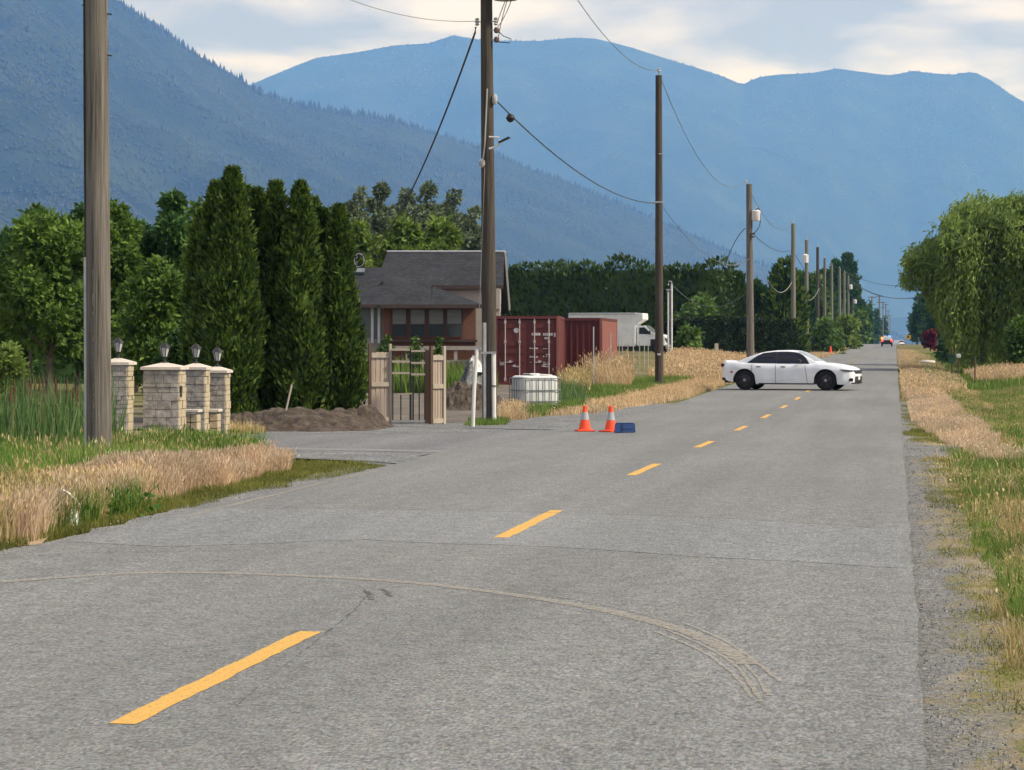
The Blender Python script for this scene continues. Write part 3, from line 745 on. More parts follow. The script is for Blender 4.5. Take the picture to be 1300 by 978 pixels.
def trunk(h, r0, limbs=5, lean=0.0, crown_r=1.0, seed=0):
    r = random.Random(seed); m_ = MB()
    m_.tube([(0, 0, -0.25), (lean * .2, 0, h * .3), (lean * .6, 0.05, h * .65), (lean, 0, h)], [r0 * 1.25, r0 * .9, r0 * .55, r0 * .12], 8)
    for k in range(limbs):
        z0 = h * r.uniform(.25, .7); a = r.uniform(0, 6.28); l = crown_r * r.uniform(.6, .9)
        m_.tube([(lean * z0 / h, 0, z0), (math.cos(a) * l * .5, math.sin(a) * l * .5, z0 + l * .45), (math.cos(a) * l, math.sin(a) * l, z0 + l * .75)], [r0 * .45, r0 * .28, r0 * .06], 6)
    return m_
def lens_size(d, px): return px * d / FPX

def conical(name, label, u, d, vtop, wpx, m, group=None, lp=(9, 3.6), n=None, z0=None, power=1.6, seed=0, cat='tree', vbase=None, base_r=0.8):
    """a dense column or cone of upward sprays"""
    x, y = P(u, d); g = Gf(x, y) if z0 is None else z0
    H = Z(vtop, d) - g; R = wpx * d / FPX / 2
    r = np.random.default_rng(seed + 11)
    n = n or int(np.clip(wpx * H * FPX / d * 0.75, 500, 16000))
    nc_ = max(30, n // 34)
    ct = r.random(nc_) ** 1.1; ca = r.random(nc_) * 2 * math.pi; co_ = r.normal(0, .17, nc_)
    ci = r.integers(0, nc_, n)
    cr_ = lens_size(d, lp[0] * 1.25)
    t = np.clip(ct[ci] + r.normal(0, .75, n) * cr_ / H, 0, .995); a = ca[ci] + r.normal(0, .42, n) * cr_ / (R * .8)
    lump = 1 + co_[ci] + 0.10 * np.sin(a * 3 + t * 9 + seed) + 0.09 * np.sin(a * 5 - t * 17 + seed * 2) + 0.07 * np.sin(t * 33 + a * 2)
    prof = np.where(t < .18, base_r + (1 - base_r) * (t / .18), 1.0) * (1 - t ** (power * 1.4)) ** (1 / power)
    rad = R * (prof * lump + .03) * (0.76 + 0.26 * r.random(n) ** .6)
    pts = np.stack([rad * np.cos(a), rad * np.sin(a), t * H * .97], -1)
    out = np.stack([np.cos(a), np.sin(a), np.zeros(n)], -1)
    ax = out * (0.35 + .5 * r.random(n)[:, None]) + np.array([0, 0, 1.0]) * (0.6 + .5 * r.random(n)[:, None]) + r.normal(0, .3, (n, 3))
    sh_p, sh_a = [], []
    for k in range(26):                      # stray shoots that break the outline
        tt_ = .25 + .72 * r.random(); aa_ = r.random() * 6.283; pr_ = (1 - tt_ ** (power * 1.4)) ** (1 / power)
        p0_ = np.array([R * pr_ * .92 * math.cos(aa_), R * pr_ * .92 * math.sin(aa_), tt_ * H * .97]); dv_ = np.array([math.cos(aa_) * .5, math.sin(aa_) * .5, 1.0]) + r.normal(0, .15, 3)
        ls_ = R * r.uniform(.22, .6)
        for q in np.linspace(0, 1, 14): sh_p.append(p0_ + dv_ * ls_ * q + r.normal(0, .03 * R, 3)); sh_a.append(dv_ + r.normal(0, .5, 3))
    pts = np.concatenate([pts, np.array(sh_p)]); ax = np.concatenate([ax, np.array(sh_a)])
    V1 = leaves(pts, ax, lens_size(d, lp[0]), lens_size(d, lp[1]), r)
    zz = np.linspace(0.02, 0.93, 12); nn = 12; th = np.linspace(0, 2 * math.pi, nn, endpoint=False)
    C = []
    for q in zz:
        pr = (base_r + (1 - base_r) * min(1, q / .18)) * (1 - q ** (power * 1.4)) ** (1 / power)
        rr = R * pr * 0.60 * (1 + .1 * np.sin(th * 3 + q * 9 + seed))
        C.append(np.stack([rr * np.cos(th), rr * np.sin(th), np.full(nn, q * H)], -1))
    C = np.concatenate(C); i = np.arange(11)[:, None]; j = np.arange(nn)[None, :]
    CF = np.stack([i * nn + j, i * nn + (j + 1) % nn, (i + 1) * nn + (j + 1) % nn, (i + 1) * nn + j], -1).reshape(-1, 4)
    V, F = merge([V1, (C, CF)])
    o = thing(name, label, cat, (x, y, g), group=group)
    MB().tube([(0, 0, -.25), (0, 0, H * .5), (0, 0, H * .93)], [R * .16 + .03, R * .1 + .02, .015], 8).build('trunk', M['bark'], o, smooth=True)
    linkobj('crown', np_mesh('crown', V, F), m, o)
    return o
def broadleaf(name, label, u, d, vtop, wpx, m, group=None, lobes=14, lp=(8, 4.5), dens=0.55, seed=0, trunk_frac=0.2, cat='tree', gaps=0.25, shape=1.0, z0=None, trunk_r=None, deep=1.0, flat=0.0):
    x, y = P(u, d); g = Gf(x, y) if z0 is None else z0
    H = Z(vtop, d) - g; R = wpx * d / FPX / 2
    r = np.random.default_rng(seed + 101)
    zc = trunk_frac * H; ch = H - zc
    n = int(np.clip(wpx * ch * FPX / d * dens, 300, 26000))
    # lobes spread through the crown
    L = []
    for k in range(lobes):
        a = k * 2.4 + r.random() * .6; q = (k + .5) / lobes
        zz = zc + ch * (0.15 + .72 * q)
        env = math.sqrt(max(.05, 1 - abs(2 * ((zz - zc) / ch) - .85) ** 2 / 1.5)) * shape
        rr = R * (.28 + .2 * r.random())
        dist = max(0, (R - rr) * env) * (0.35 + .65 * math.sqrt(r.random()))
        L.append((math.cos(a) * dist, math.sin(a) * dist * deep, zz, rr, rr * deep, min(rr * 1.05, ch * .28) * (1 - flat * .4)))
    L.append((0, 0, zc + ch * .5, R * .45, R * .45 * deep, ch * .42))
    L.append((R * .12, 0, H - min(R * .3, ch * .22), R * .3, R * .3 * deep, min(R * .3, ch * .22)))
    L = np.array(L); w = L[:, 3] * L[:, 5]; idx = r.choice(len(L), n, p=w / w.sum())
    c = L[idx]
    nc_ = max(24, n // 16); cd = unit(r.normal(size=(nc_, 3)) + np.array([0, 0, .25])); cidx = r.choice(len(L), nc_, p=w / w.sum()); ci = r.integers(0, nc_, n)
    idx = cidx[ci]; c = L[idx]; crr = lens_size(d, lp[0] * 1.5); crad = (.72 + .36 * r.random(nc_))[ci]
    dirv = unit(cd[ci] + r.normal(0, .6, (n, 3)) * (crr / c[:, 3:4]))
    rad = (crad * (.82 + .22 * r.random(n)))[:, None]
    jag = 1 + 0.18 * np.sin(dirv[:, 0:1] * 7 + idx[:, None]) * np.cos(dirv[:, 2:3] * 6 + idx[:, None])
    pts = c[:, :3] + dirv * c[:, 3:6] * rad * jag
    gapn = np.array(fbm(pts[:, 0] * 1.6 / max(R, .5) * 2 + 40, pts[:, 2] * 1.6 / max(R, .5) * 2 + pts[:, 1] + 40, seed + 3, 3))
    keep = gapn > (0.30 + gaps * .3)
    pts = pts[keep]; dirv = dirv[keep]
    pts[:, 2] = np.maximum(pts[:, 2], 0.05)
    ax = dirv * .7 + r.normal(0, .6, pts.shape) + np.array([0, 0, -.1])
    parts = [leaves(pts, ax, lens_size(d, lp[0]), lens_size(d, lp[1]), r)]
    for k in range(len(L)):
        Vc, Fc = core_blob(L[k, 3] * .5, L[k, 4] * .5, L[k, 5] * .5, 0, seed + k, 10, .2)
        parts.append((Vc + L[k, :3], Fc))
    V, F = merge(parts)
    o = thing(name, label, cat, (x, y, g), group=group)
    trunk(H * .8, trunk_r or max(.05, R * .07), 6, R * .1, R * .7, seed).build('trunk', M['bark'], o, smooth=True)
    linkobj('crown', np_mesh('crown', V, F), m, o)
    return o
def hedge(name, label, p0, p1, h0, h1, thick, m, d, dens=1.0, lp=(9, 4), seed=0, lump=0.3, group=None, trimmed=False):
    p0 = np.array(p0); p1 = np.array(p1); Lh = np.linalg.norm(p1 - p0); t_ = (p1 - p0) / Lh; nr = np.array([-t_[1], t_[0]])
    base = thing(name, label, 'hedge', (p0[0], p0[1], Gf(*p0)), math.atan2(t_[1], t_[0]), group)
    r = np.random.default_rng(seed + 5)
    H = (h0 + h1) / 2
    n = int(Lh * H * dens * (FPX / d) ** 2 / (lp[0] * lp[1] * .5) * 1.6); nt_ = int(n * thick / H * .5)
    gx0 = np.array([Gf(*(p0 + t_ * s)) for s in np.linspace(0, Lh, 30)]) - Gf(*p0)
    def gz(s): return np.interp(s, np.linspace(0, Lh, 30), gx0)
    s = r.random(n) * Lh; q = r.random(n); side = np.where(r.random(n) < .78, -1, 1)
    hh = h0 + (h1 - h0) * s / Lh
    lz = (fbm(s / (H * .5) + 3, q * 2 + 3, seed, 4) - .5) * 2 * lump
    y_ = side * (thick / 2 * (1 - (0.0 if trimmed else .35) * q ** 3) + lz) * (1 - .12 * r.random(n))
    toph = hh * (1 + (0 if trimmed else .12) * (fbm(s / 1.7 + 8, s * 0 + 3, seed + 9, 4) - .5) * 2)
    pf = np.stack([s, y_, q * toph + gz(s)], -1); af = np.stack([r.normal(0, .4, n), side * .8 + r.normal(0, .4, n), .7 + r.normal(0, .5, n)], -1)
    s2 = r.random(nt_) * Lh; y2 = (r.random(nt_) - .5) * thick
    hh2 = (h0 + (h1 - h0) * s2 / Lh) * (1 + (0 if trimmed else .12) * (fbm(s2 / 1.7 + 8, s2 * 0 + 3, seed + 9, 4) - .5) * 2)
    pt = np.stack([s2, y2, hh2 * (1 - (0 if trimmed else .15) * np.abs(y2 / thick * 2) ** 2) + gz(s2)], -1); at_ = np.stack([r.normal(0, .5, nt_), r.normal(0, .5, nt_), np.ones(nt_)], -1)
    ne = int(n * thick / Lh * .6) + 50
    qe = r.random(ne); ye = (r.random(ne) - .5) * thick; xe = np.where(r.random(ne) < .5, 0.0, Lh)
    pe = np.stack([xe + r.normal(0, .1, ne), ye, qe * np.where(xe > 0, h1, h0) + gz(xe)], -1)
    V1 = leaves(np.concatenate([pf, pt, pe]), np.concatenate([af, at_, r.normal(0, .6, (ne, 3)) + np.array([0, 0, .5])]), lens_size(d, lp[0]), lens_size(d, lp[1]), r)
    k = 40; xs_ = np.linspace(.1, Lh - .1, k); C = []
    for xx in xs_:
        hq = h0 + (h1 - h0) * xx / Lh
        hk = (.97 if trimmed else .93); wk = (.42 if trimmed else .22); C += [(xx, -thick * .42, -.2 + gz(xx)), (xx, -thick * wk, hq * hk + gz(xx)), (xx, thick * wk, hq * hk + gz(xx)), (xx, thick * .42, -.2 + gz(xx))]
    C = np.array(C, float); CF = grid_faces(k, 4)
    V, F = merge([V1, (C, CF)])
    linkobj('foliage', np_mesh('foliage', V, F), m, base)
    return base

# ------------------------------------------------------------------ trees beside the yard
cedars = [(276, 51, 226, 58), (296, 50.2, 208, 62), (326, 51.5, 236, 44), (350, 51, 226, 46), (381, 50.6, 226, 52), (408, 51.6, 262, 46), (428, 51.2, 258, 54), (258, 52.5, 262, 44), (338, 52.6, 250, 50), (312, 52.4, 232, 46), (396, 52.4, 246, 48)]
clab = ['blunt topped cedar between the tallest cedar and the lamp pillars',
        'tallest cedar of the row, broad column behind the stone pillars',
        'slim shorter cedar squeezed between the tallest cedar and one with a tufted crown',
        'cedar with a tufted crown in the middle of the row',
        'dark pointed cedar, second tallest of the row',
        'short cedar beside the dark pointed cedar',
        'cedar at the house end of the row, nearest the wooden gate',
        'lowest cedar at the row end nearest the lamp pillars',
        'set back cedar filling the gap beside the tufted cedar',
        'set back cedar right behind the tallest cedar',
        'set back cedar behind the dark pointed cedar']
for k, (u, d, vt, w) in enumerate(cedars):
    conical('cedar_tree', clab[k], u, d, vt, w, M['cedar_leaf'], 'row of cedars behind the dirt mound', seed=k * 3 + 1, power=1.5, lp=(9, 4.0), base_r=.85)
# broad trees left of the cedars
broadleaf('garden_tree', 'leafy tree with forked trunk on the lawn behind the reeds', 62, 66, 276, 150, M['dec_leaf'], 'garden trees on the lawn', 16, (9, 5), .55, 21, .22, gaps=.15)
broadleaf('garden_tree', 'dense leafy tree directly behind the thick grey pole', 138, 70, 258, 110, M['dec_leaf'], 'garden trees on the lawn', 14, (9, 5), .6, 22, .08, gaps=.1)
broadleaf('garden_tree', 'dark round topped tree between the thick pole and the cedars', 215, 72, 246, 84, M['dec_dark'], 'garden trees on the lawn', 12, (9, 5), .7, 23, .05, gaps=.05)
broadleaf('garden_tree', 'lower light green tree just behind the lamp pillars', 196, 62, 330, 110, M['dec_leaf'], 'garden trees on the lawn', 12, (9, 5), .6, 24, .05, gaps=.1)
broadleaf('garden_tree', 'tree with a long leaning top shoot at the lawn edge', 38, 74, 262, 60, M['dec_leaf'], 'garden trees on the lawn', 8, (9, 5), .45, 25, .2, gaps=.3)
broadleaf('garden_tree', 'deep green tree filling the gap behind the thick grey pole', 98, 77, 266, 96, M['dec_dark'], 'garden trees on the lawn', 13, (9, 5), .7, 33, .05, gaps=.05)
broadleaf('garden_tree', 'deep green tree behind the lone stone pillar', 172, 75, 286, 92, M['dec_dark'], 'garden trees on the lawn', 13, (9, 5), .7, 34, .03, gaps=.05)
broadleaf('garden_tree', 'deep green tree at the reed end of the lawn', 14, 79, 300, 80, M['dec_dark'], 'garden trees on the lawn', 12, (9, 5), .7, 35, .03, gaps=.05)
conical('spruce_tree', 'small blue grey spruce peeking out behind the lawn trees', 12, 95, 290, 44, M['dec_dark'], None, seed=31)
broadleaf('garden_tree', 'tall slim leafy tree between the round topped tree and the cedars', 248, 66, 258, 44, M['dec_leaf'], 'garden trees on the lawn', 9, (9, 5), .55, 26, .1, gaps=.2)
broadleaf('garden_bush', 'pale willowy bush at the edge of the lawn beside the reeds', 12, 52, 436, 70, M['willow_leaf'], None, 8, (8, 3), .5, 27, .02, cat='bush')
broadleaf('garden_bush', 'deep green bush at the cedar foot beside the lamp pillars', 240, 56, 420, 90, M['dec_dark'], None, 8, (9, 5), .7, 28, .02, cat='bush', gaps=.05)
a, b = P(-40, 88), P(256, 86)
hedge('garden_hedge', 'dark rough hedge behind the lawn trees', a, b, Z(322, 88) - Gf(*a), Z(322, 86) - Gf(*b), 3.0, M['dec_dark'], 87, .8, (9, 5), 13, .9)
# behind the house
for k, (u, d, vt, w) in enumerate([(455, 150, 240, 56), (481, 152, 234, 54), (512, 158, 242, 56), (541, 150, 234, 62), (572, 155, 242, 56), (600, 160, 264, 46)]):
    broadleaf('poplar_tree', 'tall grey green tree behind the house roof', u, d, vt, w, M['grey_leaf'], 'grey green trees behind the house', 18, (6, 3.4), .8, 40 + k, .05, gaps=.08)
for k, (u, d, vt, w, lb) in enumerate([(452, 112, 284, 62, 'yellow green tree between the last cedar and the house chimney side'), (505, 116, 276, 76, 'yellow green tree behind the left half of the roof ridge'), (552, 118, 276, 84, 'broad yellow green tree behind the middle of the roof ridge')]):
    broadleaf('maple_tree', lb, u, d, vt, w, M['light_leaf'], 'yellow green trees behind the roof', 14, (8, 5), .6, 50 + k, .1, gaps=.1)
# tall dark hedge row and the rest of the left background
a, b = P(612, 205), P(925, 196)
hedge('tall_hedge', 'tall untrimmed dark hedge running behind the truck and containers', a, b, Z(336, 205) - Gf(*a), Z(336, 196) - Gf(*b), 3.4, M['hedge_leaf'], 200, 1.0, (7, 3.6), 3, .6)
a, b = P(850, 172), P(1003, 180)
hedge('trimmed_hedge', 'low flat topped trimmed hedge beside the transformer pole', a, b, Z(408, 172) - Gf(*a), Z(408, 180) - Gf(*b), 1.8, M['trim_leaf'], 176, 1.3, (4, 2.6), 4, .08, trimmed=True)
broadleaf('tall_shrub', 'light green shrub rising above the trimmed hedge', 884, 190, 381, 70, M['shrub_leaf'], None, 9, (7, 4), .7, 60, .02, cat='shrub', gaps=.1)
broadleaf('round_shrub', 'bright green round shrub in front of the trimmed hedge', 876, 158, 417, 46, M['shrub_leaf'], None, 8, (6, 4), .9, 61, .02, cat='shrub', gaps=.05)
for k, (u, d, vt, w, mm, lb) in enumerate([
        (935, 205, 348, 34, 'hedge_leaf', 'dark conifer at the end of the tall hedge behind the pole'),
        (958, 215, 360, 50, 'dec_dark', 'dark conifer between tall hedge and pointed cedar'),
        (996, 212, 331, 52, 'cedar_leaf', 'pointed cedar between two poles beyond the trimmed hedge'),
        (1018, 300, 348, 40, 'dec_dark', 'dark fir peeping out between the far poles')]):
    conical('conifer_tree', lb, u, d, vt, w, M[mm], 'conifers beyond the trimmed hedge', seed=70 + k, power=1.5, lp=(8, 3.6))
broadleaf('roadside_tree', 'olive green leafy tree just beyond the white sedan', 1034, 300, 350, 44, M['shrub_leaf'], None, 10, (6, 4), .8, 75, .02, gaps=.05)
for k, (u, d, vt, w) in enumerate([(1062, 470, 332, 30), (1076, 520, 324, 34), (1046, 430, 345, 30)]):
    conical('fir_tree', 'dark fir standing behind the row of far poles', u, d, vt, w, M['dec_dark'], 'firs behind the far poles', seed=80 + k, power=1.3, lp=(7, 3.6))
for k, (u, d, vt, w, mm, lb) in enumerate([
        (1048, 262, 408, 52, 'shrub_leaf', 'green roadside bush beside the orange marker'),
        (1074, 330, 402, 44, 'light_leaf', 'yellow green roadside bush at the pole feet'),
        (1100, 560, 388, 24, 'dec_dark', 'dark bush beyond the road crest'),
        (1092, 480, 396, 30, 'dec_leaf', 'mid green bush shortly before the road crest')]):
    broadleaf('roadside_bush', lb, u, d, vt, w, M[mm], 'bushes along the far road verge', 8, (5, 3.5), 1.0, 85 + k, .02, cat='bush', gaps=.05)
for k, (u, d, vt, w) in enumerate([(1104, 800, 384, 14), (1113, 1000, 394, 14), (1122, 1300, 402, 12)]):
    broadleaf('distant_tree', 'distant dark tree by the pole line beyond the crest', u, d, vt, w, M['dec_dark'], 'distant trees on the pole side', 7, (4, 3), 1.2, 90 + k, .02, z0=-1.0, gaps=.0)
# right side
for k, (u, d, vt, w, lb) in enumerate([(1172, 470, 372, 34, 'dark poplar beyond the willow along the road'), (1164, 640, 388, 22, 'darker distant poplar furthest along the road'), (1192, 360, 366, 46, 'dark leafy tree right behind the willow')]):
    broadleaf('dark_poplar', lb, u, d, vt, w, M['dec_dark'], 'dark trees beyond the willow', 10, (6, 3.5), .9, 100 + k, .02, gaps=.03)
broadleaf('red_shrub', 'dark red leaved shrub under the willow edge', 1181, 300, 418, 20, M['red_leaf'], None, 6, (4, 3), 1.2, 110, .02, cat='shrub', gaps=.05)
broadleaf('field_bush', 'mid green bush at the foot of the willow', 1293, 118, 404, 44, M['shrub_leaf'], None, 9, (8, 5), .8, 111, .02, cat='bush', gaps=.05)
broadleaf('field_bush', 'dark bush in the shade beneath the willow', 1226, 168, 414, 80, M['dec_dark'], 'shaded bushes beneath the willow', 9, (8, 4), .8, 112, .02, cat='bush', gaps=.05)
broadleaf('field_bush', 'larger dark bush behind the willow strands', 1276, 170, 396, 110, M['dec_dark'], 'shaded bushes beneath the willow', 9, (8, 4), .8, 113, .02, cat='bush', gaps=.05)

def willow(name, label, u, d, vtop, wpx, seed, n_str=1500, deepf=.75):
    x, y = P(u, d); g = Gf(x, y); H = Z(vtop, d) - g; R = wpx * d / FPX / 2
    r = np.random.default_rng(seed)
    o = thing(name, label, 'tree', (x, y, g))
    trunk(H * .75, .38, 9, .3, R * .8, seed).build('trunk', M['bark'], o, smooth=True)
    lob = []
    for k in range(26):
        a = k * 2.4; q = math.sqrt((k + .5) / 26) * .95
        lob.append((math.cos(a) * q * R, math.sin(a) * q * R * deepf, H * (.96 - .36 * q ** 2.4) + r.normal(0, H * .03), R * r.uniform(.16, .3)))
    lob = np.array(lob)
    P_, A_ = [], []
    for s in range(n_str):
        c = lob[r.integers(len(lob))]
        dv = r.normal(size=3); dv[2] = abs(dv[2]) * .8; dv /= np.linalg.norm(dv)
        st = c[:3] + dv * np.array([c[3], c[3], c[3] * .55]) * (.7 + .35 * r.random()); st[2] -= (r.random() < .45) * r.random() * H * .42
        out = np.array([st[0], st[1], 0]) / max(.1, math.hypot(st[0], st[1]))
        Ls = r.uniform(.15, .68) * H * (0.45 + .65 * math.hypot(st[0] / R, st[1] / (R * deepf)))
        k = int(10 + Ls * 6); tt = np.linspace(0, 1, k)
        bow = r.uniform(.1, .5)
        pt = st[None, :] + out[None, :] * (bow * np.sin(np.minimum(tt * 2, 1.57)))[:, None] + np.array([0, 0, -1.0])[None, :] * (tt ** 1.25 * Ls)[:, None]
        pt += r.normal(0, .10, pt.shape)
        pt = pt[pt[:, 2] > .35 + 4.5 * np.clip((-pt[:, 0] / R - .62) / .35, 0, 1)]
        P_.append(pt); A_.append(np.tile(out * .35 + np.array([0, 0, -.9]), (len(pt), 1)) + r.normal(0, .45, (len(pt), 3)))
    pts = np.concatenate(P_); ax = np.concatenate(A_)
    parts = [leaves(pts, ax, .34, .10, r)]
    for k in range(len(lob)):
        Vc, Fc = core_blob(lob[k, 3] * .8, lob[k, 3] * .8, lob[k, 3] * .5, 0, k, 10, .25); parts.append((Vc + lob[k, :3] - np.array([0, 0, lob[k, 3] * .4]), Fc))
    V, F = merge(parts)
    linkobj('crown', np_mesh('crown', V, F), M['willow_leaf'], o)
    return o
willow('willow_tree', 'large weeping willow with hanging strands beside the road verge', 1298, 128, 250, 256, 5, 4200)
willow('willow_tree', 'smaller willow standing close behind the large weeping one', 1250, 150, 270, 130, 9, 1300)

# ------------------------------------------------------------------ dirt mounds and heaps
def heap(name, label, u, d, wpx, dpt, h, m, cat, seed, kind=None, rz=0.0, rough=.35):
    x, y = P(u, d); g = Gf(x, y); R = wpx * d / FPX / 2
    n = 72; t = np.linspace(-1, 1, n); A, B = np.meshgrid(t, t, indexing='ij')
    rr = np.sqrt(A ** 2 + B ** 2)
    e_ = np.clip(1 - rr, 0, 1); hh = h * sstep(0, .75, e_) * (0.75 + .9 * (fbm(A * 2.2 + seed, B * 2.2 + seed, seed, 4) - .3)) + h * rough * (fbm(A * 13 + 3, B * 13 + seed, seed + 4, 3) - .5) * sstep(0, .3, e_)
    Zg = G(x + A * R, y + B * dpt) - g + np.where(rr < .999, hh, 0) - .03
    V = np.stack([A * R, B * dpt, Zg], -1).reshape(-1, 3)
    o = linkobj(name, np_mesh(name, V, grid_faces(n, n), False), m); o.location = (x, y, g)
    return tag(o, label, cat, kind=kind)
heap('dirt_mound', None, 385, 46.2, 250, 2.2, .46, M['dirt'], None, 3, 'structure')
heap('dirt_mound', None, 305, 45.0, 90, 1.2, .4, M['dirt'], None, 8, 'structure')
heap('dirt_mound', None, 455, 47.4, 100, 1.5, .5, M['dirt'], None, 12, 'structure')
heap('gravel_heap', None, 598, 62, 110, 2.2, .75, M['dirt'], None, 14, 'structure')
heap('gravel_heap', None, 604, 66, 60, 1.8, 1.25, M['gravel_dark'], None, 17, 'structure')
tarp = heap('plastic_sheet', 'crumpled white plastic sheet lying on the dark gravel heap', 603, 65.6, 26, .5, .35, M['plastic_bag'], 'sheet', 25, rough=.8)
tarp.location.z += 1.0
# stakes in the dirt
xx, yy = P(383, 46.0)
MB().tube([(0, 0, -.1), (.12, 0, .42)], .02, 6).build('stake', M['pale_wood'])
bpy.data.objects['stake'].location = (xx, yy - 1.2, Gf(xx, yy) + .55); tag(bpy.data.objects['stake'], 'short pale stick poking out of the brown dirt mound', 'stick')

# ------------------------------------------------------------------ house
HD = 93.0
hx, hy = P(650, HD)
def HU(u): return (u - 650) * HD / FPX          # house local x from column
def HV(v): return Z(v, HD)                      # height above datum
house = thing('house', 'brick house with charcoal shingle roof behind the wooden gate', 'house', (hx, hy, 0), YAW)
# main block walls (behind), stucco
ev, rv = HV(388), HV(320)
m_ = MB(); m_.box(((HU(470) + HU(634)) / 2, 5.2, (HV(366) + 0.0) / 2), (HU(634) - HU(470), 7.0, HV(366) - 0.0)); m_.build('wall', M['stucco'], house)
# brick bay in front
bx0, bx1 = HU(487), HU(603)
bay = MB(); bay.box(((bx0 + bx1) / 2, 0.85, ev / 2), (bx1 - bx0, 1.7, ev)); bay.build('wall', M['brick'], house)
MB().box(((HU(603) + HU(616)) / 2 + .02, 1.0, ev / 2), (HU(616) - HU(603), 1.3, ev)).build('wall', M['stucco'], house)
MB().box(((HU(440) + HU(487)) / 2, 1.1, ev / 2), (HU(487) - HU(440) - .02, 1.4, ev)).build('wall', M['stucco'], house)
MB().box(((HU(486) + HU(606)) / 2, -.06, HV(433)), (HU(606) - HU(486), .12, .10)).build('sill', M['brown_trim'], house)
for u0, u1 in ((498, 516), (521, 539.5), (544.5, 563), (567.5, 586)):
    w = MB(); xa, xb, za, zb = HU(u0), HU(u1), HV(427), HV(393)
    w.box(((xa + xb) / 2, -.012, (za + zb) / 2), (xb - xa, .05, zb - za)); wo = w.build('window', M['glass'], house)
    zm = zb - (zb - za) * .56
    MB().box(((xa + xb) / 2, -.044, (zb + zm) / 2), (xb - xa - .03, .014, zb - zm)).build('blind', M['blind'], wo)
    fr = MB()
    for q in (xa - .02, xb + .02): fr.box((q, -.05, (za + zb) / 2), (.05, .06, zb - za + .09))
    for q in (za - .02, zb + .02): fr.box(((xa + xb) / 2, -.052, q), (xb - xa - .02, .06, .05))
    fr.box(((xa + xb) / 2, -.058, zm), (xb - xa - .02, .03, .035))
    fr.build('frame', M['brown_trim'], wo)
dg = MB().box(((HU(450) + HU(470)) / 2, .36, (HV(428) + HV(391)) / 2), (HU(470) - HU(450), .06, HV(391) - HV(428))).build('glazed_door', M['door_glass'], house)
for u0 in (472, 480.5): MB().box((HU(u0), .33, (HV(436) + HV(389)) / 2), (.11, .11, HV(389) - HV(436))).build('porch_post', M['white_trim'], house)
MB().box((HU(476), .38, (HV(430) + HV(391)) / 2), (.2, .05, HV(391) - HV(430))).build('side_light', M['door_glass'], house)
# roofs: lower front slope running up into the main gable roof
def roofslab(name, pts, m, th=.12, parent=house):
    n = len(pts); vs = [Vector(p) for p in pts] + [Vector(p) - Vector((0, 0, th)) for p in pts]
    fs = [tuple(range(n)), tuple(range(2 * n - 1, n - 1, -1))] + [(i, i + n, (i + 1) % n + n, (i + 1) % n) for i in range(n)]
    return MB().add(vs, fs).build(name, m, parent)
ridge_y = 5.0
yv = lambda v: -.55 + (ridge_y + .55) * (388 - v) / (388 - 320)      # depth of a roof row on the front slope
dpt = lambda y_: 1 + y_ / HD
HX_ = lambda u, y_: HU(u) * dpt(y_)
HZ_ = lambda v, y_: EYE - (v - 437) * (HD + y_) / FPX
def RP(u, v, y_): return (HX_(u, y_), y_, HZ_(v, y_))
y363 = yv(363); y340 = yv(340)
roof = roofslab('roof', [RP(486, 388, -.55), RP(548, 388, -.55), RP(548, 363, y363), RP(639, 363, y363), RP(640, 320, ridge_y), RP(492, 320, ridge_y), RP(484, 340, y340)], M['roof'])
roofslab('roof', [RP(548, 388, -.55), RP(615, 388, -.55), RP(600, 382, .35), RP(549, 363.2, y363 - .02)], M['roof'])
roofslab('roof', [RP(436, 388, -.35), RP(486, 387.6, -.5), RP(484, 340, y340), RP(446, 340, y340)], M['roof'])
roofslab('roof', [RP(640, 320, ridge_y), RP(492, 320, ridge_y), (HX_(492, 11), 11, HV(390)), (HX_(646, 11), 11, HV(390))], M['roof'])
MB().tube([RP(491, 319.6, ridge_y), RP(641, 319.6, ridge_y)], .055, 6).build('ridge_cap', M['galv'], house)
# gable end on the right with pale siding, fascia and the strip of upper wall
gb = [(y363 - .1, HV(392)), (y363 - .1, HV(366)), (ridge_y, HV(321.5)), (10.6, HV(386)), (10.6, HV(392))]
MB().prism(gb, HX_(638, 5) - .25, HX_(638, 5) - .1, 'x').build('gable', M['stucco'], house)
fa = MB(); fa.tube([RP(640.5, 320, ridge_y - .02), RP(646.5, 393, 12.5)], .07, 4); fa.build('fascia', M['white_trim'], house)
upw = MB(); upw.box(((HX_(556, y363) + HX_(634, y363)) / 2, y363 + .5, (HZ_(364.5, y363) + HZ_(386, y363)) / 2), (HX_(634, y363) - HX_(552, y363), .1, HZ_(364.5, y363) - HZ_(386, y363))); upw.build('upper_wall', M['white_trim'], house)
MB().box(((HX_(548, y363) + HX_(639, y363)) / 2, y363 - .03, HZ_(364.8, y363)), (HX_(639, y363) - HX_(548, y363), .06, .16)).build('fascia', M['brown_trim'], house)
MB().box(((HU(484) + HU(616)) / 2, -.58, HV(389.4)), (HU(616) - HU(484), .07, .16)).build('fascia', M['brown_trim'], house)
MB().box(((HU(436) + HU(484)) / 2, -.44, HV(389.0)), (HU(484) - HU(436), .07, .14)).build('fascia', M['brown_trim'], house)
MB().prism([(HU(450), HV(398)), (HU(450), HV(381)), (HU(459.5), HV(410)), (HU(457), HV(414))], -1.7, -1.55, 'y').build('porch_gable', M['trim'], house)
MB().box((HU(450) - .3, -1.0, HV(412) / 2), (.16, .16, HV(412))).build('porch_post', M['trim'], house)
sk = RP(457, 347, yv(347)); MB().box((sk[0], sk[1], sk[2] + .08), (.42, .5, .12), rx=.38).build('skylight', M['door_glass'], house, .01)
